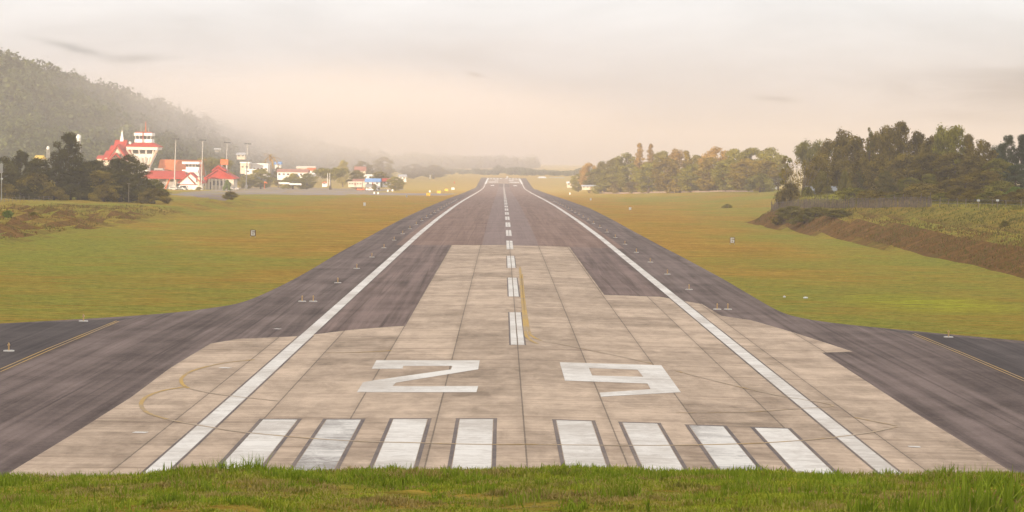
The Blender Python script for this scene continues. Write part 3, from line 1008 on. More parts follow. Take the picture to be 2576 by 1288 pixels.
# ------------------------------------------------------------------ palm, banana plant, fan of bare stems
def frond_verts(L, droop, w, n=9, notch=True):
    """a feather leaf: rachis with leaflets, local x outwards"""
    vs, fs = [], []
    for i in range(n):
        t0 = i / n
        for sd in (-1, 1):
            x0 = L * (t0 + 0.05)
            z0 = droop * (math.sin(t0 * 1.6) * 0.55 - t0 * t0 * 1.15) * L
            wl = w * math.sin(math.pi * min(1, t0 * 0.85 + 0.15)) ** 0.7
            b = len(vs)
            x1 = x0 + L / n * 1.0
            z1 = droop * (math.sin((t0 + 1 / n) * 1.6) * 0.55 - (t0 + 1 / n) ** 2 * 1.15) * L
            vs += [(x0, 0, z0), (x1, 0, z1), (x1 + wl * 0.4, sd * wl, z1 - wl * 0.25), (x0 + wl * 0.5, sd * wl * 0.95, z0 - wl * 0.25)]
            fs.append((b, b + 1, b + 2, b + 3))
    return vs, fs


def leaf_fan(n, L, droop, w, tilt0, tilt1, seed):
    r = random.Random(seed)
    mb = MB()
    for i in range(n):
        vs, fs = frond_verts(L * r.uniform(0.75, 1.1), droop * r.uniform(0.7, 1.3), w)
        az = i * 2.399 + r.uniform(-.3, .3)
        el = r.uniform(tilt0, tilt1)
        m_ = Matrix.Rotation(az, 3, 'Z') @ Matrix.Rotation(-el, 3, 'Y')
        mb.add([m_ @ Vector(v) for v in vs], fs)
    return mb


def palm(px, D, ytop, fol, label):
    x = lat(px, D)
    g = hs(x, D)
    H = zat(px, ytop, D) - g
    o = empty('palm_tree', (x, D, g))
    tag(o, label, 'palm tree')
    tb = MB().path([(0, 0, -.5), (0.2, 0, H * .4), (0.1, 0.1, H * .8)], [0.3, 0.22, 0.18], 7)
    tb.build('trunk', M['pale_bark'], o)
    fr = leaf_fan(22, H * 0.32, 1.0, 0.5, -0.2, 1.3, 5)
    c = fr.build('crown', FOL[fol], o)
    c.location = (0.1, 0.1, H * 0.8)


palm(679, 1330, 389, 'gold', 'yellowish palm tree rising above the white town houses')

bx, by = lat(2175, 455), 455
bg = hs(bx, by)
ban = empty('banana_plant', (bx, by, bg))
tag(ban, 'banana plant with long arching ragged leaves behind the picket fence', 'banana plant')
for k, (ox, oy, hh) in enumerate(((0, 0, 2.6), (-1.3, 0.5, 2.0), (1.2, -0.3, 1.8))):
    MB().path([(ox, oy, -.3), (ox * 1.1, oy, hh * .5), (ox * 1.1, oy, hh)], [0.2, 0.16, 0.1], 7).build('stem', M['pale_bark'], ban)
    lf = leaf_fan(9 if k == 0 else 7, 3.3 if k == 0 else 2.6, 1.0, 0.36, 0.2, 1.25, 20 + k).build('leaves', FOL['yellow'], ban)
    lf.location = (ox * 1.1, oy, hh)

fx, fy = lat(2012, 468), 468
fg = hs(fx, fy)
fan = empty('tree', (fx, fy, fg))
tag(fan, 'tree of many bare orange-brown stems fanning upward at the left of the right wood', 'tree', 'trees of the wood on the right bank')
fb = MB()
r_ = random.Random(3)
Hf = zat(2012, 390, 468) - fg
tips = []
for k in range(34):
    an = r_.uniform(-1, 1) * 0.62
    an2 = r_.uniform(-0.4, 0.4)
    L = Hf * r_.uniform(0.75, 1.0)
    tip = (math.sin(an) * L * .62, math.sin(an2) * L * .6, L * math.cos(an * .6))
    mid_ = (tip[0] * .35, tip[1] * .35, L * .5)
    fb.path([(r_.uniform(-.4, .4), r_.uniform(-.3, .3), -.3), mid_, tip], [.09, .07, .03], 4)
    tips.append(tip)
fb.build('trunk', M['pale_bark'], fan)
cs = [(t[0] * r_.uniform(.6, 1.02), t[1], t[2] * r_.uniform(.7, 1.0)) for t in tips]
put('crown', quads_mesh('crown', cards(cs, [(0.7, 0.7, 1.0)] * len(cs), [42] * len(cs), 0.34, seed=77)), FOL['brown'], fan)

# shrubs on the banks and in the fields
shr = [(1830, 523, 30, 1.3, 'bush_b', 'sunny', 'small weedy bush in the right field left of the bank end'),
       (1990, 548, 80, 2.4, 'bush_b', 'yellow', 'tangled brown-green scrub on the left end of the right bank'), (2052, 542, 84, 1.7, 'bush_a', 'yellow', 'green scrub on the bank below the left part of the picket fence'),
       (2108, 545, 80, 1.4, 'bush_b', 'yellow', 'low scrub patch right of the green scrub on the right bank'), (2024, 562, 80, 1.8, 'bush_b', 'yellow', 'loose green scrub lower on the left end of the right bank'), (1958, 565, 44, 1.8, 'bush_a', 'brown', 'low brown shrub at the foot of the right bank corner'),
       (2528, 570, 30, 1.0, 'bush_b', 'yellow', 'small dull shrub on the upper step of the right bank'), (580, 501, 40, 2.2, 'bush_a', 'brown', 'round brown shrub at the edge of the apron'),
       (20, 545, 30, 1.1, 'bush_b', 'bright', 'green weed clump on the left bank at the frame edge'), (84, 540, 22, 0.6, 'bush_a', 'yellow', 'small green weed clump on the crest of the left bank')]
for px, py, wpx, hh, kind, fol, lab in shr:
    p = at(px, py)
    crown, tme, H, W = PROTO[kind]
    root = empty('shrub', (p.x, p.y, p.z - 0.15), random.random() * 6)
    w_ = wpx * p.y / F
    root.scale = (w_ / W, w_ / W, hh / H)
    for nm, dta, mt in (('foliage', crown, FOL[fol]), ('stem', tme, M['bark'])):
        o = bpy.data.objects.new(nm, dta)
        C.objects.link(o)
        o.parent = root
        o.material_slots[0].link = 'OBJECT'
        o.material_slots[0].material = mt
    tag(root, lab, 'shrub', 'shrubs on the grass banks')


# ------------------------------------------------------------------ buildings
class Bld:
    """a building set out in units of the picture at its distance: u = metres per unit"""

    def __init__(self, name, label, cat, px, D, ybase, group=None, rz=0.0):
        self.u = D / F
        self.px, self.D = px, D
        x = lat(px, D)
        self.z0 = zat(px, ybase, D)
        self.g = hs(x, D)
        self.root = empty(name, (x, D, self.z0), rz)
        tag(self.root, label, cat, group)
        self.yb = ybase

    def X(self, px):
        return (px - self.px) * self.u

    def Z(self, py):
        return (self.yb - py) * self.u

    def box(self, mb, x0, x1, y0, y1, front, depth):
        """x0..x1, top y0, bottom y1 in picture units; front and depth in metres (front 0 = base plane)"""
        return mb.box((self.X(x0) + self.X(x1)) / 2, front + depth / 2, (self.Z(y0) + self.Z(y1)) / 2, self.X(x1) - self.X(x0), depth, self.Z(y0) - self.Z(y1))

    def part(self, name, mat, x0, x1, y0, y1, front, depth, parent=None):
        return self.box(MB(), x0, x1, y0, y1, front, depth).build(name, M[mat], parent or self.root)

    def windows(self, xs_, y0, y1, w, front=-0.06, mat='glass', sill=True, parent=None):
        for xx in xs_:
            wd = self.part('window', mat, xx - w / 2, xx + w / 2, y0, y1, front, 0.12, parent)
            if sill:
                m_ = MB()
                m_.box((self.X(xx)), front - 0.06, self.Z(y1), self.u * w * 1.15, 0.18, 0.12)
                m_.box((self.X(xx)), front - 0.03, (self.Z(y0) + self.Z(y1)) / 2, 0.08, 0.08, self.Z(y0) - self.Z(y1))
                m_.build('window_frame', M['white_wall'], wd)

    def hip(self, name, mat, x0, x1, y0, y1, depth, ridge=0.4, front=0.0, over=0.6, parent=None, flat=0.12):
        cx = (self.X(x0) + self.X(x1)) / 2
        w = self.X(x1) - self.X(x0)
        m_ = MB()
        m_.frustum(cx, front + depth / 2, self.Z(y1), self.Z(y0), w, depth + 2 * over, w * ridge, max(0.1, (depth + 2 * over) * flat))
        m_.box(cx, front + depth / 2, self.Z(y1) - 0.16, w + 0.1, depth + 2 * over + 0.1, 0.30)
        return m_.build(name, M[mat], parent or self.root)

    def gable_front(self, name, mat, x0, x1, y0, y1, front, depth, thick=0.5, parent=None, apex=None):
        """roof with its gable end towards the viewer"""
        xa, xb = self.X(x0), self.X(x1)
        xm = (xa + xb) / 2 if apex is None else self.X(apex)
        zt, zb = self.Z(y0), self.Z(y1)
        prof = [(xa, zb), (xm, zt), (xb, zb), (xb - thick * 1.1, zb - 0.05), (xm, zt - thick * 1.2), (xa + thick * 1.1, zb - 0.05)]
        return MB().prism_y(prof, front, front + depth).build(name, M[mat], parent or self.root)

    def gable_wall(self, name, mat, x0, x1, y0, y1, front, depth, parent=None, apex=None):
        xa, xb = self.X(x0), self.X(x1)
        xm = (xa + xb) / 2 if apex is None else self.X(apex)
        return MB().prism_y([(xa, self.Z(y1)), (xb, self.Z(y1)), (xm, self.Z(y0))], front, front + depth).build(name, M[mat], parent or self.root)

    def gable_side(self, name, mat, x0, x1, y0, y1, depth, front=0.0, over=0.7, parent=None):
        """ridge runs left to right"""
        zt, zb = self.Z(y0), self.Z(y1)
        ya, yb = front - over, front + depth + over
        prof = [(ya, zb), ((ya + yb) / 2, zt), (yb, zb), (yb, zb - 0.25), (ya, zb - 0.25)]
        return MB().prism_x(prof, self.X(x0), self.X(x1)).build(name, M[mat], parent or self.root)


TD = 1080.0
# control tower
b = Bld('control_tower', 'white control tower with flared shaft, red skirt roof and a glazed cab', 'control tower', 356, TD, 478)
u = b.u
cy = 8.0


def fr_(mb, y0, y1, w0, w1, ky=1.0, cyo=0.0):
    return mb.frustum(0, cy + cyo, b.Z(y1), b.Z(y0), w1 * u, w1 * u * ky, w0 * u, w0 * u * ky)


wall = fr_(fr_(MB(), 394, 421, 50, 27), 421, 480, 27, 26).build('wall', M['white_wall'], b.root)
for xx in (-0.36, -0.12, 0.12, 0.36):
    rb = MB()
    y_f = lambda wpx: cy - wpx * u / 2 - 0.1
    rb.path([(xx * 50 * u, y_f(50), b.Z(394)), (xx * 27 * u, y_f(27), b.Z(421)), (xx * 26 * u, y_f(26), b.Z(440))], [0.42, 0.36, 0.34], 4)
    rb.build('rib', M['white_wall'], wall)
for xx in (-0.24, 0.0, 0.24):
    gp = MB()
    gp.path([(xx * 47 * u, y_f(47) + 0.04, b.Z(397)), (xx * 28.5 * u, y_f(28.5) + 0.04, b.Z(419))], [0.40, 0.30], 4)
    gp.build('window', M['grey_wall'], wall)
ob = fr_(MB(), 387, 394, 54, 50).build('balcony', M['white_wall'], b.root)
fr_(MB(), 377, 387, 58, 54).build('window', M['glass'], b.root)
for k in range(4):
    xx = (-0.5 + k / 3) * 0.94
    MB().path([(xx * 58 * u, y_f(58) + .05, b.Z(377)), (xx * 54 * u, y_f(54) + .05, b.Z(387))], [0.5, 0.45], 4).build('pillar', M['white_wall'], b.root)
for sx_ in (-1, 1):
    MB().path([(sx_ * 38 * u, y_f(70), b.Z(377)), (sx_ * 27 * u, y_f(54), b.Z(394)), (sx_ * 14 * u, y_f(28), b.Z(420))], [0.6, 0.5, 0.4], 4).build('flank', M['cream_wall'], b.root)
fr_(MB(), 369.5, 377, 80, 76).build('fascia', M['white_wall'], b.root)
fr_(MB(), 358.8, 369.5, 46, 86).build('skirt_roof', M['red_roof'], b.root)
fr_(MB(), 350, 358.8, 42, 44).build('cab_wall', M['white_wall'], b.root)
cabg = fr_(MB(), 341.5, 350, 41, 38).build('window', M['glass'], b.root)
for k in range(5):
    xx = (-0.5 + k / 4) * 0.97
    MB().path([(xx * 38 * u, y_f(38) - .02, b.Z(350)), (xx * 41 * u, y_f(41) - .02, b.Z(341.5))], [0.14, 0.14], 4).build('mullion', M['white_wall'], cabg)
rf = fr_(MB(), 334.5, 341.5, 46, 46).build('cab_parapet', M['white_wall'], b.root)
fr_(MB(), 331.5, 334.5, 38, 41).build('cab_roof', M['brown_trim'], b.root)
mast = MB()
mast.path([(0, y_f(46) - .3, b.Z(360)), (0, y_f(46) - .3, b.Z(331))], [0.22, 0.2], 5)
mast.build('drain_pipe', M['red_roof'], b.root)
MB().path([(3 * u, cy, b.Z(332)), (3 * u, cy, b.Z(306))], [0.28, 0.1], 5).build('antenna', M['orange_paint'], b.root)
MB().path([(-9 * u, cy, b.Z(332)), (-9 * u, cy, b.Z(311))], [0.14, 0.08], 5).build('antenna', M['galvanised'], b.root)
MB().path([(10 * u, cy, b.Z(332)), (10 * u, cy, b.Z(320))], [0.14, 0.08], 5).build('antenna', M['galvanised'], b.root)
dish = MB()
dish.tube((-30 * u, y_f(70), b.Z(360)), (-30.6 * u, y_f(70) - .5, b.Z(360.6)), 0.75, 0.55, 10)
dish.tube((-30 * u, y_f(70) + .3, b.Z(366)), (-30 * u, y_f(70), b.Z(360)), 0.12, 0.1, 5)
dish.build('dish', M['white_paint_metal'], b.root)

# spired terminal with stacked red roofs
b = Bld('spired_hall', 'red hall of stacked steep roofs topped by a white spire', 'building', 296, TD + 15, 478)
b.part('wall', 'cream_wall', 262, 330, 398, 482, 0.5, 22)
b.gable_side('roof', 'red_roof', 256, 334, 379, 402, 23, 0.3, 0.8)
b.gable_side('roof', 'red_roof', 268, 324, 366, 388, 17, 3.0, 0.8)
b.gable_side('roof', 'red_roof', 279, 310, 352, 374, 11, 6.0, 0.8)
b.gable_front('gable_roof', 'red_roof', 268, 322, 363, 402, -1.2, 12, 0.8)
pd = b.gable_wall('gable_wall', 'cream_wall', 273, 317, 368, 400, -0.5, 3)
b.gable_front('gable_trim', 'brown_trim', 277, 313, 371, 399, -0.8, 0.6, 0.25, pd)
b.windows([287, 295, 303], 388, 396, 4, -0.7, 'glass', True, pd)
b.gable_front('porch_roof', 'red_roof', 274, 312, 384, 404, -4.0, 4, 0.6)
sp = MB()
sp.frustum(0, 11.5, b.Z(357), b.Z(349), 2.0, 2.0, 1.5, 1.5)
sp.frustum(0, 11.5, b.Z(349), b.Z(326), 1.5, 1.5, 0.12, 0.12)
sp.build('spire', M['white_wall'], b.root)
MB().tube((0.1, 11.5, b.Z(326.5)), (0.1, 11.5, b.Z(320)), 0.05).build('finial', M['galvanised'], b.root)

# long orange roof
b = Bld('terminal_building', 'long building with a broad orange tiled roof beside the control tower', 'building', 448, TD + 30, 480)
b.part('wall', 'cream_wall', 398, 500, 436, 484, 1.5, 18)
b.gable_side('roof', 'orange_roof', 394, 502, 402, 440, 20, 0.5, 1.0)
b.windows([405, 414, 423], 441, 448, 6, 1.4)
b.part('wall', 'grey_wall', 389, 412, 424, 448, -2.0, 4)
b.windows([394, 400.5, 407], 428, 433, 5, -2.1)

# low red roof hall with posts
b = Bld('arrivals_hall', 'low red roofed hall with an open front on posts below the control tower', 'building', 420, TD - 10, 484)
b.part('wall', 'grey_wall', 372, 468, 452, 488, 6.0, 12)
rr = MB()
rr.add([(b.X(360), -1.5, b.Z(447)), (b.X(474), -1.5, b.Z(447)), (b.X(456), 9, b.Z(430)), (b.X(372), 9, b.Z(430)), (b.X(360), -1.5, b.Z(450)), (b.X(474), -1.5, b.Z(450)), (b.X(474), 19, b.Z(450)), (b.X(360), 19, b.Z(450))],
       [(0, 1, 2, 3), (0, 4, 5, 1), (1, 5, 6, 2), (3, 7, 4, 0), (2, 6, 7, 3), (4, 7, 6, 5)])
rr.build('roof', M['red_roof'], b.root)
for xx in (376, 398, 420, 442, 460):
    MB().tube((b.X(xx), 0.5, -1.0), (b.X(xx), 0.5, b.Z(449)), 0.28).build('post', M['cream_wall'], b.root)
br = MB()
br.path([(b.X(418), -0.4, b.Z(470)), (b.X(428), -0.4, b.Z(449.5))], [0.3, 0.3], 4)
br.path([(b.X(418), -0.4, b.Z(470)), (b.X(414), -0.4, b.Z(484))], [0.35, 0.4], 4)
br.build('brace', M['orange_paint'], b.root)
b.part('door', 'glass', 434, 446, 462, 484, 5.8, 0.2)

# old little white tower
b = Bld('old_tower', 'small white two storey tower block with a flat roof and dark window band', 'building', 479, TD, 480)
b.part('wall', 'white_wall', 467, 499, 420, 444, 0.5, 7)
wb = b.part('window', 'glass', 466, 497, 413.5, 419.8, 1.0, 6)
for xx in (474, 482, 490):
    b.part('mullion', 'white_wall', xx - .5, xx + .5, 413.5, 419.8, 0.9, 0.1, wb)
b.part('balcony', 'white_wall', 458, 498, 427, 434, -0.5, 7.5)
b.part('roof', 'white_wall', 458, 501, 407, 413, -0.6, 9)
b.part('wall', 'grey_wall', 462, 500, 444, 486, 1.2, 7)

# white gabled fire station
b = Bld('fire_station', 'white gabled house with a slanting red stripe and red eaves', 'building', 481, TD - 25, 483)
b.part('wall', 'white_wall', 452, 504, 458, 488, 0.4, 10)
b.gable_wall('gable_wall', 'white_wall', 452, 504, 436, 458.1, 0.4, 10, None, 478)
b.gable_front('roof', 'red_roof', 446, 510, 433.5, 461, -0.4, 11.5, 0.5, None, 478)
b.part('band', 'brown_trim', 452, 500, 463.5, 465.5, 0.28, 0.2)
st_ = MB()
st_.path([(b.X(473), 0.2, b.Z(445)), (b.X(491), 0.2, b.Z(463))], [0.35, 0.35], 4)
st_.build('stripe', M['brown_trim'], b.root)
b.part('door', 'white_paint_metal', 473, 480, 467, 478, 0.2, 0.3)
b.part('door', 'brown_trim', 468, 472, 468, 481, 0.2, 0.3)
b.windows([494.5], 449, 459, 3.4, 0.2)
b.part('pillar', 'cream_wall', 497, 502, 446, 486, -0.2, 0.8)

# red gabled hall
b = Bld('gabled_hall', 'hall with a wide two tiered red gable roof and pale columns', 'building', 552, TD - 5, 477)
b.part('wall', 'cream_wall', 517, 586, 451, 482, 3.0, 14)
b.gable_front('roof', 'red_roof', 510, 594, 424, 449, 1.5, 17, 0.7, None, 546)
b.gable_wall('gable_wall', 'red_roof', 513, 591, 429, 450, 2.4, 2.0, None, 546)
b.gable_front('upper_roof', 'red_roof', 528, 568, 416, 430, 3.0, 12, 0.7, None, 546)
b.gable_wall('gable_wall', 'red_roof', 531, 565, 419, 431, 3.8, 2.0, None, 546)
sk = MB()
sk.prism_y([(b.X(511), b.Z(446)), (b.X(523), b.Z(449)), (b.X(519), b.Z(462)), (b.X(514), b.Z(456))], 1.0, 2.2)
sk.build('side_roof', M['red_roof'], b.root)
for xx in (516, 524, 532, 542, 551, 560):
    MB().tube((b.X(xx), 2.2, -1.5), (b.X(xx), 2.2, b.Z(450.5)), 0.45).build('column', M['cream_wall'], b.root)
b.windows([537, 546.5, 556, 566], 455, 467, 6.5, 2.9)
b.part('door', 'glass', 525, 531, 458, 478, 2.88, 0.2)

# orange boards and small roofs behind
b = Bld('billboard', 'square orange board on posts in front of the flat-topped tree', 'billboard', 566, TD + 5, 474)
b.part('panel', 'orange_roof', 556.5, 576, 401, 414.5, -4, 0.5)
for xx in (560, 573):
    MB().tube((b.X(xx), -3.4, -1), (b.X(xx), -3.4, b.Z(414)), 0.2).build('post', M['galvanised'], b.root)
b = Bld('billboard', 'small orange board peeping over the trees between two lamp masts', 'billboard', 516, TD + 60, 470)
b.part('panel', 'orange_roof', 512, 521, 400.5, 406, 0, 0.5)
MB().tube((b.X(516.5), 0.8, -1), (b.X(516.5), 0.8, b.Z(406)), 0.25).build('post', M['galvanised'], b.root)


def house(label, px, D, ybase, w, ytop, yeave, roof, wall='white_wall', depth=9.0, nwin=3, wh=4.0, name='house', rtype='side', group='houses of the town', door=True):
    q = Bld(name, label, 'house', px, D, ybase, group)
    q.part('wall', wall, px - w / 2, px + w / 2, yeave, ybase + 5, 0.3, depth)
    if rtype == 'side':
        q.gable_side('roof', roof, px - w / 2 - 2, px + w / 2 + 2, ytop, yeave, depth, 0.3, 0.8)
    elif rtype == 'hip':
        q.hip('roof', roof, px - w / 2 - 2, px + w / 2 + 2, ytop, yeave, depth, 0.6, 0.3)
    elif rtype == 'gable':
        q.gable_front('roof', roof, px - w / 2 - 1.5, px + w / 2 + 1.5, ytop, yeave + 1, -0.3, depth + 1, 0.4)
        q.gable_wall('gable_wall', wall, px - w / 2, px + w / 2, ytop + 1.2, yeave, 0.35, 0.4)
    else:
        q.part('roof', roof, px - w / 2 - 1, px + w / 2 + 1, ytop, yeave, -0.2, depth + 1)
    if nwin:
        xs_ = [px - w / 2 + w * (k + 0.5) / nwin for k in range(nwin)]
        dk_ = nwin // 2 if door and nwin > 2 else -1
        yc = yeave + (ybase - yeave) * 0.42
        q.windows([x_ for k, x_ in enumerate(xs_) if k != dk_], yc - wh / 2, yc + wh / 2, min(w / nwin * 0.5, 5), 0.24, 'glass', w / nwin > 5)
        if dk_ >= 0:
            q.part('door', 'brown_trim', xs_[dk_] - 1.6, xs_[dk_] + 1.6, yc - wh / 2, ybase, 0.2, 0.15)
    return q


house('white flat roofed house block with a corner tower behind the broad tree', 644, 1290, 440, 58, 411, 414, 'white_wall', 'white_wall', 12, 6, 5, rtype='flat')
house('small white upper house left of the white block, beside a lamp mast', 615, 1280, 432, 22, 407.5, 411, 'white_wall', 'cream_wall', 9, 2, 4, rtype='flat')
house('low white annex below the white flat roofed block', 630, 1260, 436, 26, 425, 428, 'white_wall', 'white_wall', 6, 2, 3, rtype='flat')
house('pale grey roofed house half hidden up the hillside', 605, 1420, 396, 20, 384, 389, 'grey_roof', 'cream_wall', 8, 2, 3)
house('tiny white roofed hut high on the hillside', 545, 1480, 378, 12, 373, 375.5, 'white_wall', 'cream_wall', 6, 1, 2, door=False)
house('long white building with a dull red roof behind the yellow-green bushes', 735, 1270, 448, 76, 425.5, 432, 'dull_roof', 'white_wall', 11, 7, 5)
house('small white house with a bright blue roof peak above the misty town', 698, 1340, 438, 14, 407, 413, 'blue_roof', 'white_wall', 8, 1, 4, door=False)
house('pale roofed long shed behind the dull red roof', 768, 1330, 432, 44, 418, 422, 'cream_wall', 'cream_wall', 9, 3, 3)
house('orange roofed house beside the dark spreading tree', 782, 1290, 440, 18, 422, 428, 'orange_roof', 'white_wall', 8, 2, 3, door=False)
house('pink roofed house on the slope behind the green tree', 905, 1400, 432, 26, 419, 429, 'dull_roof', 'cream_wall', 9, 2, 3, door=False)
house('white box-shaped house standing above the blue roof', 925, 1260, 450, 21, 439, 441, 'white_wall', 'white_wall', 8, 2, 3, rtype='flat', door=False)
house('brown roofed left wing of the low white row at the apron', 906, 1200, 466, 36, 450, 454.5, 'dull_roof', 'cream_wall', 10, 4, 4)
house('low white house with a light blue roof at the apron', 937, 1195, 467, 36, 449, 457, 'blue_roof', 'white_wall', 10, 3, 4)
house('low white house with a red roof next to the blue roofed one', 972, 1205, 466, 20, 449, 456, 'red_roof', 'white_wall', 9, 2, 4, door=False)
house('long low cream shed with open front at the apron edge', 893, 1180, 466, 34, 457, 460, 'cream_wall', 'cream_wall', 8, 5, 3, rtype='flat')
house('small white kiosk with a pointed roof beside two white posts', 816, 1150, 465, 12, 456, 460, 'orange_roof', 'white_wall', 5, 1, 3, rtype='gable', door=False)
house('white houses on the misty edge right of the round tree', 1012, 1420, 453, 18, 439, 444, 'grey_roof', 'white_wall', 9, 2, 3, door=False)
house('far white hangar with a curved pale roof beyond the right verge', 1364, 2050, 452, 20, 444.5, 448, 'white_wall', 'white_wall', 18, 3, 3, rtype='hip', door=False)
for k, (px, w, lab) in enumerate(((1386, 7, 'tiny white far house just right of the far hangar'), (1399, 8, 'tiny white far house, second right of the far hangar'), (1413, 9, 'tiny white far house, third right of the far hangar'))):
    house(lab, px, 2080, 452.5, w, 446.5, 448.5, 'grey_roof', 'white_wall', 9, 1, 2, door=False)
house('low pale shed at the left foot of the middle wood', 1435, 1420, 467, 16, 457, 460.5, 'white_wall', 'cream_wall', 8, 2, 3, door=False)
house('long bluish grey roofed shed at the left foot of the middle wood', 1487, 1160, 473, 44, 465.5, 468.5, 'grey_roof', 'cream_wall', 7, 5, 3)
house('small bright white shed between the middle wood and the right wood', 1948, 905, 471, 14, 452, 460, 'white_wall', 'white_wall', 6, 1, 4, rtype='gable', door=False)
house('low house with a bluish metal roof behind the left part of the picket fence', 2078, 474, 494, 92, 468, 479, 'grey_roof', 'grey_wall', 6, 4, 7)
house('red roof corner just left of the spired hall', 252, 1120, 440, 16, 391, 398, 'red_roof', 'cream_wall', 9, 1, 4, door=False)
house('yellow roofed house top showing over the left wood', 95, 1150, 440, 18, 391, 399, 'yellow_paint', 'cream_wall', 9, 1, 4, door=False)
# lighter boxes, walls
b = Bld('wall', 'low white wall curving along the grass below the town trees', 'wall', 745, 1150, 466)
b.part('panel', 'white_wall', 700, 728, 459, 463.5, 0, 0.5)
b.part('panel', 'white_wall', 728.2, 758, 461, 465.5, -0.1, 0.5)
b = Bld('wall', 'long low pale wall at the foot of the middle wood', 'wall', 1700, 905, 476)
for k in range(9):
    x0_ = 1500 + 44 * k
    Dk = 1160 - (x0_ - 1500) / 400 * 300
    xa, xb = lat(x0_, Dk), lat(x0_ + 43, Dk - 33)
    ya_, yb_ = Dk, Dk - 33
    mb = MB()
    o3 = Vector(b.root.location)
    za, zb_ = hs(xa, ya_), hs(xb, yb_)
    p_ = [Vector((xa, ya_, za)), Vector((xb, yb_, zb_)), Vector((xb, yb_ + .3, zb_)), Vector((xa, ya_ + .3, za))]
    vs = [v - o3 + Vector((0, 0, -.3)) for v in p_] + [v - o3 + Vector((0, 0, .75 + .1 * math.sin(k * 3))) for v in p_]
    mb.add(vs, [(3, 2, 1, 0), (4, 5, 6, 7), (0, 1, 5, 4), (1, 2, 6, 5), (2, 3, 7, 6), (3, 0, 4, 7)])
    mb.build('panel', M['old_wall'], b.root)

# water towers behind the left wood
for px, ytop, ybody, w, lab in ((194.5, 338, 354, 12, 'white water tank on a tall tower above the left wood'), (117.5, 368, 375, 8, 'small grey water tower left of the tallest tree')):
    b = Bld('water_tower', lab, 'water tower', px, 1200, 440, 'water towers behind the left wood')
    t_ = MB()
    rr_ = w * b.u / 2
    n_ = 12
    prof = [(0.75, ybody + 1.5), (1.0, ybody - 2), (1.0, ytop + 4), (0.7, ytop + 1), (0.15, ytop)]
    for (r0, y0), (r1, y1_) in zip(prof[:-1], prof[1:]):
        t_.tube((0, 3, b.Z(y0)), (0, 3, b.Z(y1_)), rr_ * r0, rr_ * r1, n_)
    t_.build('tank', M['white_wall'], b.root, True)
    for dx, dy in ((-1, -1), (1, -1), (1, 1), (-1, 1)):
        MB().tube((dx * rr_ * .7, 3 + dy * rr_ * .7, -8), (dx * rr_ * .6, 3 + dy * rr_ * .6, b.Z(ybody)), .12).build('leg', M['grey_wall'], b.root)

# blue drums / tanks by the red roof
b = Bld('water_tank', 'left of two blue water tanks before the long white building', 'water tank', 740, 1210, 456, 'blue water tanks')
MB().tube((0, 0, 1.0), (0, 0, 3.4), .75, .7, 12).build('tank', M['blue_paint'], b.root)
MB().box(0, 0, -.2, 1.6, 1.6, 2.4).build('base', M['grey_wall'], b.root)
c2 = copy_tree(b.root)
c2.location.x += 2.0
tag(c2, 'right of two blue water tanks before the long white building')

# ------------------------------------------------------------------ lamp masts of the apron
def lamp_mast():
    o = empty('floodlight_mast', (0, 0, 0))
    MB().box(0, 0, 0.9, 1.5, 1.5, 2.8).build('base', M['concrete_base'], o)
    MB().path([(0, 0, 2.0), (0, 0, 14), (0, 0, 25)], [0.34, 0.26, 0.16], 8).build('pole', M['galvanised'], o)
    MB().box(0, 0, 25.1, 3.4, 0.2, 0.2).build('crossbar', M['dark_metal'], o)
    for dx in (-1.4, -0.5, 0.5, 1.4):
        m_ = MB()
        m_.box(dx, -0.3, 25.35, 0.6, 0.45, 0.6)
        lm = m_.build('lamp', M['dark_metal'], o)
        m2 = MB()
        m2.box(dx, -0.54, 25.35, 0.5, 0.03, 0.5)
        m2.build('lamp_glass', M['glass'], lm)
    return o


proto_m = None
for i, (px, yb, ptx, yt, D, lab) in enumerate(((438, 484, 445, 348, 1035, 'apron lamp mast nearest the wood, first from the left'), (506, 482, 512.5, 351, 1045, 'second apron lamp mast from the left, before the old white tower'), (567.5, 476, 573, 357, 1095, 'third apron lamp mast, in front of the red gabled hall'), (619, 471, 623.5, 360, 1145, 'rightmost apron lamp mast with a pale square base'))):
    o = lamp_mast() if proto_m is None else copy_tree(proto_m)
    proto_m = proto_m or o
    x = lat(px, D)
    g = hs(x, D)
    sc = (zat(px, yt, D) - g) / 25.6
    o.location = (x, D, g)
    o.scale = (sc, sc, sc)
    o.rotation_euler = (0, R(1.6), 0)
    tag(o, lab, 'lamp mast', 'lamp masts along the apron')

# lamp post and pole in front of the left wood, board at the frame edge
b = Bld('pole', 'pale wooden pole standing in the grass before the left wood', 'pole', 324, 480, 500)
MB().path([(0, 0, -1), (0, 0, 1.6), (0.02, 0, b.Z(461))], [.1, .09, .07], 6).build('post', M['pale_bark'], b.root)
MB().box(0, 0, b.Z(462), 0.8, .08, .1).build('crossarm', M['pale_bark'], b.root)
p = at(306, 497)
mk = empty('marker_box', p)
tag(mk, 'small white box in the grass before the left wood', 'marker')
MB().box(0, 0, .3, .45, .35, .7).build('box', M['white_paint_metal'], mk)
MB().box(0, 0, .68, .55, .45, .08).build('lid', M['white_paint_metal'], mk)
b = Bld('sign_board', 'tall grey board on a post at the left frame edge', 'sign', 2, 470, 506)
MB().tube((0.15, 0, -1), (0.15, 0, b.Z(410)), .09).build('post', M['galvanised'], b.root)
MB().box(-0.1, -.12, b.Z(424), 1.1, .08, 2.0).build('panel', M['grey_wall'], b.root)
MB().ball((0.3, -.15, b.Z(450)), .22, .22, .22).build('lamp', M['white_paint_metal'], b.root)
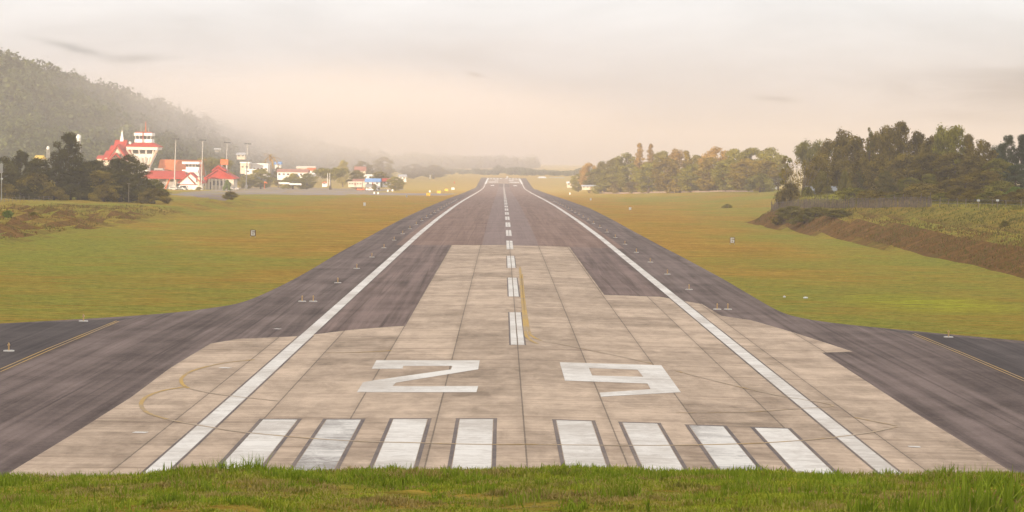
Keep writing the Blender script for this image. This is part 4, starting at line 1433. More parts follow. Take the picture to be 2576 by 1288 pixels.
# two white posts by the dark spreading tree
for k, px in enumerate((824.0, 829.5)):
    b = Bld('post', ['left of two slim white posts before the dark spreading tree', 'right of two slim white posts before the dark spreading tree'][k], 'post', px, 1140, 463, 'slim white posts')
    MB().tube((0, 0, -1), (0, 0, b.Z(435)), .16, .12).build('shaft', M['white_paint_metal'], b.root)
    MB().box(0, 0, 0.2, .7, .7, .8).build('base', M['concrete_base'], b.root)
# windsock
b = Bld('windsock', 'orange windsock on a short post beside the apron', 'windsock', 665.5, 1090, 473)
MB().tube((0, 0, -.5), (0, 0, b.Z(458)), .12, .09).build('post', M['orange_paint'], b.root)
MB().path([(-.2, 0, b.Z(458.5)), (.6, 0, b.Z(459)), (1.4, .1, b.Z(461))], [.42, .32, .2], 10).build('sock', M['orange_paint'], b.root)

# ------------------------------------------------------------------ vehicles on the apron
def car(px, D, ybase, label, paint, van=False, ladder=False):
    x = lat(px, D)
    o = empty('parked_van' if van else 'parked_car', (x, D, hs(x, D) + 0.01), R(random.uniform(-15, 15)))
    tag(o, label, 'van' if van else 'car', 'vehicles by the terminal')
    L, W_, H_ = (4.8, 1.8, 2.0) if van else (4.3, 1.75, 1.45)
    prof = [(-L / 2, .35), (L / 2, .35), (L / 2, .8), (L * .40, .95), (L * .22, H_), (-L * (.46 if van else .34), H_), (-L / 2, .95)]
    MB().prism_y(prof, -W_ / 2, W_ / 2).build('body', M[paint], o)
    wz = (H_ + .95) / 2 + .05
    for s_ in (-1, 1):
        MB().prism_y([(-L * .36, .98), (L * .34, .98), (L * .20, H_ - .1), (-L * .32, H_ - .1)], s_ * W_ / 2 - .015, s_ * W_ / 2 + .015).build('window', M['glass'], o)
        for wx in (-L * .31, L * .31):
            wl = MB().tube((wx, s_ * (W_ / 2 - .2), .32), (wx, s_ * (W_ / 2 + .02), .32), .32, .32, 12).build('wheel', M['black_paint'], o)
            MB().tube((wx, s_ * (W_ / 2 + .021), .32), (wx, s_ * (W_ / 2 + .03), .32), .17, .17, 8).build('rim', M['galvanised'], wl)
    return o


car(452, 1030, 480, 'white car parked left of the white gabled house', 'white_paint_metal')
car(462, 1042, 480, 'white van parked in front of the white gabled house', 'white_paint_metal', True)
car(436, 1026, 484, 'pale car half hidden by the first lamp mast', 'galvanised')
car(590, 1065, 474, 'grey car parked at the right end of the red gabled hall', 'galvanised')
car(931, 1165, 468, 'white car parked before the blue roofed house', 'white_paint_metal')
car(908, 1165, 468, 'red car parked before the low white row', 'orange_paint')
car(940.5, 1168, 468, 'white van parked right of the clipped round bush', 'white_paint_metal', True)

# ------------------------------------------------------------------ airfield signs and markers
def digit_mesh(ch):
    """six made of bars"""
    m_ = MB()
    w, hh, t = 0.70, 0.96, 0.20
    seg = {'6': [(0, hh / 2 - t / 2, w, t), (-w / 2 + t / 2, 0, t, hh), (0, 0, w, t), (w / 2 - t / 2, -hh / 4, t, hh / 2), (0, -hh / 2 + t / 2, w, t)]}[ch]
    for i, (cx_, cz, sx_, sz) in enumerate(seg):
        m_.box(cx_, -0.001 * i, cz, sx_, 0.03, sz)
    return m_


def distance_sign(px, py, scale, label):
    p = at(px, py)
    o = empty('distance_sign', p)
    o.scale = (scale, scale, scale)
    tag(o, label, 'sign', 'distance signs along the runway')
    MB().box(0, 0, .83, .98, .22, 1.2).build('panel', M['sign_brown' if scale > .79 else 'sign_tan'], o)
    d_ = digit_mesh('6').build('numeral', M['white_paint_metal'], o)
    d_.location = (0, -.135, .83)
    for s_ in (-1, 1):
        MB().box(s_ * .42, 0, .1, .08, .08, .34).build('leg', M['galvanised'], o)
    return o


distance_sign(636.5, 597, 0.80, 'brown distance sign with a white 6 in the grass left of the runway')
s2 = distance_sign(1842, 615, 0.78, 'distance sign with a white 6 in the grass right of the runway')


def marker(px, py, w, hh, mat, label, cat='marker board', group='small boards along the runway', name='marker_board'):
    p = at(px, py)
    o = empty(name, p)
    uu = p.y / F
    tag(o, label, cat, group)
    MB().box(0, 0, hh * uu * .55 + .05, w * uu, .15, hh * uu * .9).build('panel', M[mat], o)
    for s_ in (-1, 1):
        MB().box(s_ * w * uu * .3, 0, .0, .07, .07, .3).build('leg', M['galvanised'], o)
    return o


marker(917, 519, 5.5, 9, 'white_paint_metal', 'small pale marker board, nearest one left of the runway beyond the number sign')
marker(1023, 497, 4, 6, 'grey_wall', 'small grey marker board between the grass and the yellow boards')
marker(1585, 529.5, 6, 8, 'white_paint_metal', 'small pale marker board, nearest of three far ones right of the runway')
marker(1486, 504.5, 4, 6, 'white_paint_metal', 'small pale marker board, middle of three far ones right of the runway')
marker(1433.5, 490, 3.6, 5, 'white_paint_metal', 'small pale marker board, farthest of three far ones right of the runway')
marker(1077.5, 493, 10, 7, 'yellow_paint', 'yellow guidance board, nearest of three left of the runway')
marker(1104, 487, 9.5, 7, 'yellow_paint', 'yellow guidance board, middle of three left of the runway')
marker(1123, 481.5, 8.5, 6, 'yellow_paint', 'yellow guidance board, farthest of three left of the runway')
marker(1139.5, 478, 8, 6, 'white_wall', 'white guidance board beyond the three yellow ones')
for k, (px, py) in enumerate(((941.4, 488.5), (951, 489), (975.3, 483), (987.3, 482), (1010, 477), (1081, 484.5))):
    marker(px, py, 4, 5.4, 'white_wall', 'little white marker at the apron edge, %s from the left' % ORD[k])
marker(1143, 463, 3, 6, 'orange_roof', 'tiny red and white marker in the far grass left of the runway')
marker(1276, 447.5, 5, 4, 'white_wall', 'tiny white board at the far end of the runway')
marker(1082, 452, 3, 12, 'white_wall', 'thin pale mast far off in the misty grass left of the runway')


# edge lights
def edge_light():
    o = empty('edge_light', (0, 0, 0))
    m_ = MB()
    m_.tube((0, 0, -.02), (0, 0, .06), .36, .33, 16)
    m_.build('base', M['concrete_base'], o)
    MB().tube((0, 0, .06), (0, 0, .36), .05, .045, 8).build('post', M['amber_glass'], o)
    cap = MB()
    cap.tube((0, 0, .36), (0, 0, .41), .085, .085, 10)
    cap.tube((0, 0, .41), (0, 0, .53), .07, .035, 10)
    cap.build('lamp', M['amber_glass'], o)
    return o


e0 = edge_light()
used = False


def put_light(x, y, label, group='runway edge lights'):
    global used
    o = e0 if not used else copy_tree(e0)
    used = True
    o.location = (x, y, hs(x, y) + 0.012)
    tag(o, label, 'edge light', group)


pl = at(788, 759)
pr = at(1804, 779)
p2 = at(902, 676)
step = (at(902, 676).y - at(788, 759).y) / 2.0
stepr = (at(1633, 660).y - at(1804, 779).y) / 3.0
print('light step', step, stepr, pl, pr)
for k in range(22):
    put_light(pl.x, pl.y + step * k, 'runway edge light, %s of the left row counted from the near end' % ORD[k])
    put_light(pr.x, pr.y + stepr * k, 'runway edge light, %s of the right row counted from the near end' % ORD[k])
q = at(760, 759)
put_light(q.x, q.y, 'outer edge light of the pair at the near end of the left row')
q = at(1831, 779)
put_light(q.x, q.y, 'outer edge light of the pair at the near end of the right row')
for px, py, lab in ((22, 884, 'edge light on the dark left pad at the frame edge'), (210, 809, 'edge light at the grass edge of the left pad'), (2386, 849, 'edge light at the grass edge of the right pad')):
    q = at(px, py)
    put_light(q.x, q.y, lab, 'edge lights of the turning pads')
# white litter in the right grass
for px, py, w, lab in ((2266, 843 - 0, 5, ''),):
    pass
for k, (px, py, s_, lab) in enumerate(((2267, 752 - 0.0, .5, 'bigger scrap of white litter in the right grass'), (2211, 748, .3, 'smaller scrap of white litter in the right grass'))):
    px_, py_ = (2026.5, 752.5) if k == 0 else (1973, 750)
    p = at(px_, py_)
    m_ = MB().ball((0, 0, .12), s_ * .5, s_ * .3, .10, 7, 4)
    o = m_.build('litter', M['white_paint_metal'])
    o.location = p
    tag(o, lab, 'litter', 'scraps in the grass')

# ------------------------------------------------------------------ fences
def fence_line(pts, name, label, post_px, post_h, kind):
    root = empty(name, pts[0])
    tag(root, label, 'fence')
    o3 = Vector(pts[0])
    rr = random.Random(5)
    seg = []
    for i in range(len(pts) - 1):
        a_, b_ = Vector(pts[i]), Vector(pts[i + 1])
        n = max(2, int((b_ - a_).length / 3.0))
        seg += [a_.lerp(b_, k / n) for k in range(n)]
    seg.append(Vector(pts[-1]))
    for i, p_ in enumerate(seg):
        p_ = Vector((p_.x, p_.y, hs(p_.x, p_.y)))
        seg[i] = p_
        hh = post_h * rr.uniform(.85, 1.2)
        MB().path([p_ - o3 + Vector((0, 0, -.3)), p_ - o3 + Vector((rr.uniform(-.06, .06), 0, hh * .6)), p_ - o3 + Vector((rr.uniform(-.1, .1), 0, hh))], [.07, .065, .05], 5).build('post', M['old_wood' if kind == 'picket' else 'pale_bark'], root)
    if kind == 'picket':
        mb = MB()
        for a_, b_ in zip(seg[:-1], seg[1:]):
            n = int((b_ - a_).length / .16)
            for k in range(n):
                if rr.random() < .22:
                    continue
                q_ = a_.lerp(b_, (k + rr.random() * .6) / n) - o3
                hh = post_h * rr.uniform(.62, .98)
                mb.path([q_ + Vector((0, 0, -.1)), q_ + Vector((rr.uniform(-.08, .08), rr.uniform(-.05, .05), hh))], [.045, .035], 4)
        mb.build('pickets', M['old_wood'], root)
    rail = MB()
    for hz in (.35, .8):
        for a_, b_ in zip(seg[:-1], seg[1:]):
            rail.path([a_ - o3 + Vector((0, 0, post_h * hz)), b_ - o3 + Vector((0, 0, post_h * hz))], [.022, .022], 4)
    rail.build('wire', M['dark_metal'], root)


def gp(px, D):
    x = lat(px, D)
    return (x, D, hs(x, D))


def fp(*pts):
    out_ = [tuple(at(px, py)) for px, py in pts]
    print('fence', [tuple(round(c, 1) for c in p_) for p_ in out_])
    return out_


fence_line([(53.6, 437.0, hs(53.6, 437.0))] + fp((2010, 524), (2080, 523), (2160, 522), (2250, 521), (2340, 520)), 'picket_fence', 'weathered grey-brown picket fence along the left part of the right bank', 3, 2.0, 'picket')
fence_line(fp((2343, 520), (2430, 519), (2530, 521), (2610, 523)), 'wire_fence', 'thin wire fence on wooden posts along the right part of the right bank', 3, 1.25, 'wire')
fence_line([gp(-40, 440), gp(60, 470), gp(135, 488)], 'wire_fence', 'low wire fence before the left wood at the frame edge', 3, 1.0, 'wire')
for k, (px, D) in enumerate(((2461, 338), (2509, 329))):
    p = tuple(at(px, 522))
    o = empty('marker_post', p)
    tag(o, ['white capped marker post on the right bank, left of two', 'white capped marker post on the right bank, right of two'][k], 'post', 'white capped posts')
    MB().tube((0, 0, -.2), (0, 0, 1.0), .07).build('post', M['pale_bark'], o)
    MB().box(0, 0, 1.1, .4, .3, .3).build('cap', M['white_paint_metal'], o)

# ------------------------------------------------------------------ wooded hill on the left
CR = [(-420, 20, 1480), (-150, 92, 1480), (0, 133, 1500), (100, 166, 1520), (200, 196, 1550), (300, 228, 1590), (400, 262, 1660), (500, 298, 1780), (600, 334, 1950), (700, 362, 2200), (800, 383, 2550), (950, 401, 3000), (1150, 418, 3600), (1350, 432, 4100)]
cpx = np.array([c[0] for c in CR], float)
cx_ = np.array([lat(c[0], c[2]) for c in CR])
cd_ = np.array([c[2] for c in CR], float)
cz_ = np.array([zat(c[0], c[1], c[2]) - 11.5 for c in CR])
NS, NTT = 120, 40
sp_ = np.linspace(cpx[0], cpx[-1], NS)
hx, hd, hz = np.interp(sp_, cpx, cx_), np.interp(sp_, cpx, cd_), np.interp(sp_, cpx, cz_)


def hill_pt(s, t):
    """s: picture unit along the crest, t: 0 foot .. 1 crest .. 1.5 back"""
    x = np.interp(s, cpx, cx_)
    d = np.interp(s, cpx, cd_)
    z = np.interp(s, cpx, cz_)
    foot = np.interp(s, cpx, np.where(cpx < 500, 1190, cd_ - 450))
    dd = foot + (d - foot) * t
    xx = x * dd / d
    prof = np.where(t <= 1, (3 * np.clip(t, 0, 1) ** 2 - 2 * np.clip(t, 0, 1) ** 3) * 0.35 + 0.65 * np.clip(t, 0, 1), 1 - (t - 1) * 2.2)
    base = -9.0
    zz = base + (z - base) * prof
    amp = np.clip(np.sin(np.pi * np.clip(t, 0, 1)), 0, 1)
    zz = zz + amp * ((z - base) * 0.16) * wob(xx, dd, 60, 2.0) + 1.8 * wob(xx, dd, 33, 6.0) * np.clip(t * 3, 0, 1)
    return xx, dd, np.maximum(zz, -9.3)


S_, T_ = np.meshgrid(sp_, np.linspace(-0.03, 1.45, NTT), indexing='ij')
hxx, hyy, hzz = hill_pt(S_, T_)
Vh = np.stack([hxx, hyy, hzz], -1).reshape(-1, 3)
ii, jj = np.meshgrid(np.arange(NS - 1), np.arange(NTT - 1), indexing='ij')
a = (ii * NTT + jj).ravel()
Fq = np.stack([a, a + NTT, a + NTT + 1, a + 1], -1)
M['hill_soil'] = plain('hill_soil', (0.05, 0.055, 0.022), 0.95, 0.4, 0.05)
hill = put('hill', np_mesh('hill', Vh, Fq.ravel(), np.full(len(Fq), 4), True), M['hill_soil'])
tag(hill, kind='structure')


def grove(n_cards_tree, pos, hts, wid, size, seed):
    r = np.random.default_rng(seed)
    n = len(pos)
    N = n * n_cards_tree
    d = r.normal(size=(n, n_cards_tree, 3))
    d[..., 2] = d[..., 2] * 0.9 + 0.35
    d /= np.linalg.norm(d, axis=-1)[..., None]
    k = 0.55 + 0.5 * r.random((n, n_cards_tree, 1)) ** 0.6
    lump = 1 + 0.22 * np.sin(d[..., :1] * 7 + r.random((n, 1, 1)) * 6) * np.sin(d[..., 1:2] * 6 + d[..., 2:3] * 5)
    P = d * k * lump
    P[..., 0] *= wid[:, None] / 2
    P[..., 1] *= wid[:, None] / 2
    P[..., 2] *= hts[:, None] * 0.42
    P += pos[:, None, :]
    P[..., 2] += hts[:, None] * 0.56
    Nn = d + r.normal(size=d.shape) * .6 + np.array([0, 0, .3])
    P = P.reshape(-1, 3)
    Nn = Nn.reshape(-1, 3)
    Nn /= np.linalg.norm(Nn, axis=1)[:, None]
    a_ = np.cross(Nn, r.normal(size=Nn.shape))
    a_ /= np.linalg.norm(a_, axis=1)[:, None]
    b_ = np.cross(Nn, a_)
    S = (size * np.repeat(wid / 7.0, n_cards_tree) * (0.6 + .8 * r.random(N)))[:, None]
    q = np.stack([P - a_ * S * .55, P + b_ * S * .42 - Nn * S * .12, P + a_ * S * .6, P - b_ * S * .42 - Nn * S * .12], 1)
    return q.reshape(-1, 3)


r = np.random.default_rng(21)
n = 6000
s = np.concatenate([r.uniform(-300, 760, n), r.uniform(-200, 700, 700), r.uniform(700, 1350, 1200)])
t = np.concatenate([r.uniform(0.0, 1.08, n), r.uniform(0.93, 1.04, 700), r.uniform(0.5, 1.05, 1200)])
hxp, hyp, hzp = hill_pt(s, t)
pos = np.stack([hxp, hyp, hzp - 0.6], -1)
ht = r.uniform(7, 13, len(pos)) * np.where(r.random(len(pos)) < .18, 1.45, 1.0)
wd = ht * r.uniform(.42, .75, len(pos))
big_ = s > 700
ht[big_] *= 1.5
wd[big_] *= 2.2
hf = put('hill_forest', quads_mesh('hill_forest', grove(58, pos, ht, wd, 1.5, 5)), FOL['hill'])
tag(hf, 'dense forest covering the left hillside', 'forest', kind='stuff')

# ------------------------------------------------------------------ misty tree line behind the far end of the runway
segs = [(985, 428), (1040, 420), (1100, 416), (1150, 424), (1189, 419), (1215, 424), (1240, 422), (1254, 411), (1266, 420), (1298, 417), (1330, 419), (1352, 426), (1372, 423), (1400, 431), (1430, 428), (1470, 418)]
tp, th_, tw = [], [], []
sx_ = np.array([q_[0] for q_ in segs], float)
sy_ = np.array([q_[1] for q_ in segs], float)
for k in range(150):
    px = r.uniform(960, 1490)
    D = r.uniform(2250, 2600)
    x = lat(px, D)
    g = hs(x, D)
    top = zat(px, float(np.interp(px, sx_, sy_)), D)
    hh = max(5.0, (top - g) * r.uniform(.62, 1.02))
    tp.append((x, D, g - 1))
    th_.append(hh)
    tw.append(max(9.0, hh * r.uniform(.8, 1.1)))
tl = put('treeline', quads_mesh('treeline', grove(150, np.array(tp), np.array(th_), np.array(tw), 1.5, 8)), FOL['hill'])
tag(tl, 'misty tree line beyond the far end of the runway', 'treeline', kind='stuff')

# ------------------------------------------------------------------ grass blades on the near bank
def blades(n, xr, yr, hfun, wfun, name, mat, seed, lean=0.55, given=None):
    r = np.random.default_rng(seed)
    x = r.uniform(*xr, n)
    y = r.uniform(*yr, n)
    if given is not None:
        x, y = given
    hh, keep = hfun(x, y, r)
    x, y, hh = x[keep], y[keep], hh[keep]
    n = len(x)
    z = h(x, y) - 0.01
    w = wfun(hh, r)
    az = r.uniform(0, 2 * np.pi, n)
    ln = np.abs(r.normal(0, lean, n)) * hh
    dx, dy = np.cos(az), np.sin(az)
    face = r.uniform(0, 2 * np.pi, n)
    fx, fy = np.cos(face) * w / 2, np.sin(face) * w / 2
    P = np.zeros((n, 5, 3), np.float32)
    P[:, 0] = np.stack([x - fx, y - fy, z], -1)
    P[:, 1] = np.stack([x + fx, y + fy, z], -1)
    mx, my, mz = x + dx * ln * .35, y + dy * ln * .35, z + hh * .6
    P[:, 2] = np.stack([mx + fx * .75, my + fy * .75, mz], -1)
    P[:, 3] = np.stack([mx - fx * .75, my - fy * .75, mz], -1)
    P[:, 4] = np.stack([x + dx * ln, y + dy * ln, z + hh - ln * .25], -1)
    base = (np.arange(n) * 5)[:, None]
    fl = np.concatenate([base + np.array([0, 1, 2, 3]), base + np.array([3, 2, 4])], 1).ravel()
    ct = np.tile([4, 3], n)
    me_ = np_mesh(name, P.reshape(-1, 3), fl, ct)
    return put(name, me_, mat)


def mat_blades(name, g0, g1, d0, d1, dry_lo=0.45, dry_hi=0.62, dark=False, top=False):
    m = bpy.data.materials.new(name)
    m.use_nodes = True
    t = NT(m.node_tree)
    out = t.n('ShaderNodeOutputMaterial')
    co = t.n('ShaderNodeTexCoord').outputs['Object']
    geo = t.n('ShaderNodeNewGeometry')
    patch = t.noise(t.scale(co, (0.55, 1.5, 0.2)), 0.9, 4, 0.6, 0.3)
    rnd = geo.outputs['Random Per Island']
    green = t.mix(rnd, g0, g1)
    dry = t.mix(rnd, d0, d1)
    f = t.ramp(t.math('ADD', patch, t.math('MULTIPLY', t.math('SUBTRACT', rnd, 0.5), 0.16)), dry_lo, dry_hi)
    if top:
        zz = t.sep(co)[2]
        f = t.math('MULTIPLY', f, t.ramp(zz, 2.9, 3.8, 1.0, 0.12))
    col = t.mix(f, green, dry)
    if dark:
        cl = t.ramp(t.noise(t.scale(co, (1.0, 1.8, .3)), 2.6, 4, 0.65), 0.50, 0.66, 0, 0.75)  # dark shadows among the clumps painted into the blade colour
        col = t.mix(cl, col, (0.105, 0.115, 0.012))
    d = t.n('ShaderNodeBsdfDiffuse')
    tr = t.n('ShaderNodeBsdfTranslucent')
    t.l(col, d.inputs[0])
    t.l(col, tr.inputs[0])
    mx = t.n('ShaderNodeMixShader')
    mx.inputs[0].default_value = 0.35
    t.l(d.outputs[0], mx.inputs[1])
    t.l(tr.outputs[0], mx.inputs[2])
    t.l(mx.outputs[0], out.inputs[0])
    return m


gm = mat_blades('grass_blade', (0.21, 0.25, 0.014), (0.50, 0.52, 0.06), (0.24, 0.16, 0.045), (0.52, 0.40, 0.15), 0.42, 0.60, True)


def short_h(x, y, r):
    pt = wob(x, y, 1.3, 1.0) + 0.8 * wob(x, y, 0.34, 5.0)
    base = 0.05 + 0.042 * np.clip(pt, -0.9, 1.3)
    crest = smooth(28.6, 30.2, y)
    hh = (base + 0.075 * crest * (0.6 + 0.6 * np.clip(wob(x, y, 0.45, 7.0), -0.4, 1))) * (0.45 + 0.9 * r.random(len(x)))
    return hh, np.ones(len(x), bool)


g1 = blades(230000, (-9.6, 9.6), (22.5, 32.6), short_h, lambda q_, r: 0.012 + 0.014 * r.random(len(q_)), 'grass', gm, 31)
tag(g1, 'short green and straw coloured grass covering the near bank', 'grass', kind='stuff')

def weeds():
    r = np.random.default_rng(55)
    cx0 = r.uniform(-9, 9, 420)
    cy0 = np.where(r.random(420) < .6, r.normal(30.2, .7, 420), r.uniform(23, 30, 420))
    sz = r.uniform(.06, .26, 420)
    n = 70
    x = (cx0[:, None] + r.normal(size=(420, n)) * sz[:, None]).ravel()
    y = (cy0[:, None] + r.normal(size=(420, n)) * sz[:, None]).ravel()
    hs0 = np.repeat(r.uniform(.6, 1.5, 420), n)

    g_ = blades(len(x), (0, 1), (0, 1), lambda a_, b_, q_: ((0.06 + 0.10 * q_.random(len(a_))) * hs0, np.ones(len(a_), bool)), lambda q_, rr_: 0.010 + 0.016 * rr_.random(len(q_)), 'weeds', gt, 56, 0.6, (x, y))
    tag(g_, 'scattered taller weed clumps in the grass of the near bank', 'weeds', kind='stuff')


gt = mat_blades('tall_grass_blade', (0.15, 0.21, 0.014), (0.32, 0.38, 0.04), (0.30, 0.22, 0.06), (0.40, 0.30, 0.11), 0.6, 0.75)


weeds()


def bank_grass():
    r = np.random.default_rng(61)
    n = 90000
    sd = r.random(n) < .72
    x = np.where(sd, r.uniform(50, 82, n), r.uniform(-92, -64, n))
    y = np.where(sd, 215 + 230 * r.random(n) ** 1.3, r.uniform(255, 450, n))
    m = 9000
    k_ = r.integers(0, m, n)
    sdc = r.random(m) < .72
    cxx = np.where(sdc, r.uniform(50, 82, m), r.uniform(-92, -64, m))
    cyy = np.where(sdc, 215 + 230 * r.random(m) ** 1.3, r.uniform(255, 450, m))
    rad = r.uniform(.1, .8, m)
    x = cxx[k_] + r.normal(size=n) * rad[k_]
    y = cyy[k_] + r.normal(size=n) * rad[k_]
    keep = wob(x, y, 11, 4.0) + .9 * r.normal(size=n) > -.5
    hk = h(x, y) - zr(y) > 0.15
    x, y = x[keep & hk], y[keep & hk]
    g_ = blades(len(x), (0, 1), (0, 1), lambda a_, b_, q_: (0.16 + 0.34 * q_.random(len(a_)) ** 2, np.ones(len(a_), bool)), lambda q_, rr_: 0.05 + 0.09 * rr_.random(len(q_)), 'bank_grass', bgm, 62, 0.5, (x, y))
    tag(g_, 'rough brown and green grass on the banks at both sides', 'grass', kind='stuff')


bgm = mat_blades('bank_grass_blade', (0.13, 0.125, 0.02), (0.24, 0.215, 0.045), (0.14, 0.068, 0.022), (0.33, 0.18, 0.06), 0.40, 0.56, False, True)
bank_grass()


def tuft(px, py, n, hgt, spread, label, mat, seed, wide=0.016, lean=0.35):
    """tuft of long leaves, one plant"""
    d = ray(px, py)
    # meet the bank between 20 and 33 m
    yy_ = np.linspace(20, 33, 300)
    k = np.argmax(CAMZ + d.z * yy_ < h(CAMX + d.x * yy_, yy_))
    y = yy_[k] if k > 0 else 30.5
    x = CAMX + d.x * y
    r = np.random.default_rng(seed)
    mb = MB()
    mb.ball((0, 0, 0), min(spread, .3) * 1.6, min(spread, .3) * 1.6, .035, 9, 4)
    for i in range(n):
        ox, oy = np.clip(r.normal(0, spread, 2), -1.5 * spread, 1.5 * spread)
        az = r.uniform(0, 6.28)
        L = hgt * r.uniform(.45, 1.05)
        ln = abs(r.normal(0, lean)) * L
        w = wide * r.uniform(.6, 1.2)
        fx, fy = math.cos(az + 1.57) * w / 2, math.sin(az + 1.57) * w / 2
        dx, dy = math.cos(az), math.sin(az)
        pts = []
        for tt in (0, .35, .7, 1.0):
            q_ = Vector((ox + dx * ln * tt ** 1.8, oy + dy * ln * tt ** 1.8, L * tt - ln * .35 * tt ** 2))
            ww = 1 - tt ** 2 * .95
            pts.append((q_ - Vector((fx, fy, 0)) * ww, q_ + Vector((fx, fy, 0)) * ww))
        b0 = len(mb.v)
        for a_, b_ in pts:
            mb.v += [tuple(a_), tuple(b_)]
        for j in range(3):
            mb.f.append((b0 + 2 * j, b0 + 2 * j + 1, b0 + 2 * j + 3, b0 + 2 * j + 2))
    me_ = bpy.data.meshes.new('grass_tuft')
    me_.from_pydata(mb.v, [], mb.f)
    o = put('grass_tuft', me_, mat)
    o.location = (x, y, hs(x, y) - .02)
    tag(o, label, 'grass tuft', 'weeds and tufts on the near bank')
    return o


ti = 0
for px, py, n, hg, sp2, wd2, lab in (
    (640, 1166, 60, .26, .10, .012, 'wispy weed clump on the crest before the leftmost threshold stripe'), (475, 1168, 80, .13, .22, .012, 'broad low weed clump on the crest beside the left white line'),
    (735, 1160, 60, .11, .12, .020, 'leafy low weed on the crest before the second threshold stripe'), (560, 1166, 26, .22, .12, .008, 'few thin stalks on the crest left of the first stripe'),
    (1960, 1162, 130, .15, .14, .016, 'round bushy weed on the crest before the rightmost stripe'), (1690, 1170, 60, .10, .16, .014, 'low weed on the crest before the third stripe from the right'),
    (1600, 1174, 22, .15, .06, .014, 'slim green weed with a bent leaf before the third right stripe'), (1240, 1180, 26, .12, .16, .008, 'thin dry stalks on the crest near the middle joint'),
    (1455, 1178, 24, .15, .10, .008, 'sparse seed stalks on the crest right of the middle joint'), (2300, 1168, 60, .12, .22, .010, 'low weeds on the crest at the right white line'),
    (2425, 1172, 46, .20, .30, .008, 'tall sparse stalks on the crest near the right concrete corner'), (2510, 1180, 50, .16, .12, .010, 'weed clump on the crest at the right frame edge'),
    (2470, 1290, 44, .44, .22, .026, 'long leafed bright tuft in the bottom right corner'), (2375, 1295, 34, .32, .16, .022, 'long leafed tuft left of the corner tuft'),
    (2560, 1270, 34, .36, .14, .026, 'long leafed tuft at the right frame edge'), (2270, 1295, 40, .28, .12, .020, 'smaller leafy tuft at the bottom, right of the middle'),
    (2170, 1292, 30, .22, .10, .018, 'small leafy tuft at the bottom before the third right stripe'), (1630, 1292, 9, .26, .006, .014, 'a few upright blades at the bottom below the number nine'),
    (1450, 1292, 12, .14, .04, .012, 'short upright blades at the bottom right of the middle'), (2100, 1215, 80, .13, .30, .016, 'dark low weed mat on the near bank below the rightmost stripe'),
    (300, 1180, 70, .10, .4, .010, 'low weeds on the crest left of the left white line'), (80, 1196, 70, .09, .4, .010, 'low weeds on the crest at the left frame edge'),
    (960, 1172, 60, .09, .3, .010, 'low weeds on the crest before the third stripe'), (1120, 1176, 60, .09, .3, .010, 'low weeds on the crest before the fourth stripe')):
    ti += 1
    tuft(px, py, int(n * 1.8), hg * 1.3, sp2, lab, gt, 100 + ti, wd2 * 1.35)

# ------------------------------------------------------------------ mountain behind the camera (keeps the near field in shade)
SUN_EL = R(9.0)
SUN_AZ = R(35.0)
mxs = np.linspace(-3600, 1500, 70)
mt = np.linspace(-1, 1, 15)
MX, MT = np.meshgrid(mxs, mt, indexing='ij')
crest = 322 + 14 * wob(MX, MX * 0.2, 170, 1.0) + 7 * wob(MX, MX * .3, 45, 3.0)
crest = crest * np.clip((MX + 3600) / 500, 0, 1) ** .5 * np.clip((1500 - MX) / 400, 0, 1) ** .5
MZ = -12 + (crest + 12) * (1 - np.abs(MT)) ** 0.9
MY = -800 + MT * 560 + 20 * wob(MX, MT * 300, 120, 2.0)
Vm = np.stack([MX, MY, MZ], -1).reshape(-1, 3)
ii, jj = np.meshgrid(np.arange(69), np.arange(14), indexing='ij')
a = (ii * 15 + jj).ravel()
Fm = np.stack([a, a + 15, a + 16, a + 1], -1)
mtn = put('mountain', np_mesh('mountain', Vm, Fm.ravel(), np.full(len(Fm), 4), True), M['hill_soil'])
tag(mtn, kind='structure')

# ------------------------------------------------------------------ haze
HAZE = 0.00035
hz_ = MB()
hz_.frustum(0, 3125, -10.2, 93.0, 5200, 6550)
haze = hz_.build('haze', None)
mh = bpy.data.materials.new('haze_air')
mh.use_nodes = True
t = NT(mh.node_tree)
o_ = t.n('ShaderNodeOutputMaterial')
pv = t.n('ShaderNodeVolumePrincipled')
pv.inputs['Color'].default_value = (0.885, 0.81, 0.775, 1)
pv.inputs['Density'].default_value = HAZE
pv.inputs['Anisotropy'].default_value = 0.3
t.l(pv.outputs[0], o_.inputs['Volume'])
haze.data.materials.append(mh)
tag(haze, 'pale morning haze lying over the airfield', 'haze', kind='stuff')

# a bank of fog lying over the far end and the foot of the hill: a lens that thins out at its rim
fogm = MB().ball((0, 0, 0), 1, 1, 1, 32, 16)
fog = fogm.build('fog', None, None, True)
fog.location = (-150, 1720, 38)
fog.scale = (290, 620, 54)
mg_ = bpy.data.materials.new('fog_air')
mg_.use_nodes = True
t = NT(mg_.node_tree)
o_ = t.n('ShaderNodeOutputMaterial')
pv = t.n('ShaderNodeVolumePrincipled')
pv.inputs['Color'].default_value = (0.92, 0.865, 0.84, 1)
pv.inputs['Anisotropy'].default_value = 0.15
co = t.n('ShaderNodeTexCoord').outputs['Object']
ln_ = t.n('ShaderNodeVectorMath', operation='DOT_PRODUCT')
t.l(co, ln_.inputs[0])
t.l(co, ln_.inputs[1])
fall = t.math('SUBTRACT', 1.0, ln_.outputs['Value'], clamp=True)
fall = t.math('MULTIPLY', fall, fall)
wisp = t.ramp(t.noise(t.scale(co, (2.2, 2.6, 1.6)), 1.0, 4, 0.6, 0.4), 0.36, 0.62, 0.35, 1.35)
t.l(t.math('MULTIPLY', t.math('MULTIPLY', fall, wisp), 0.0050), pv.inputs['Density'])
t.l(pv.outputs[0], o_.inputs['Volume'])
fog.data.materials.append(mg_)
tag(fog, 'bank of pinkish fog over the far end of the airfield', 'fog', kind='stuff')

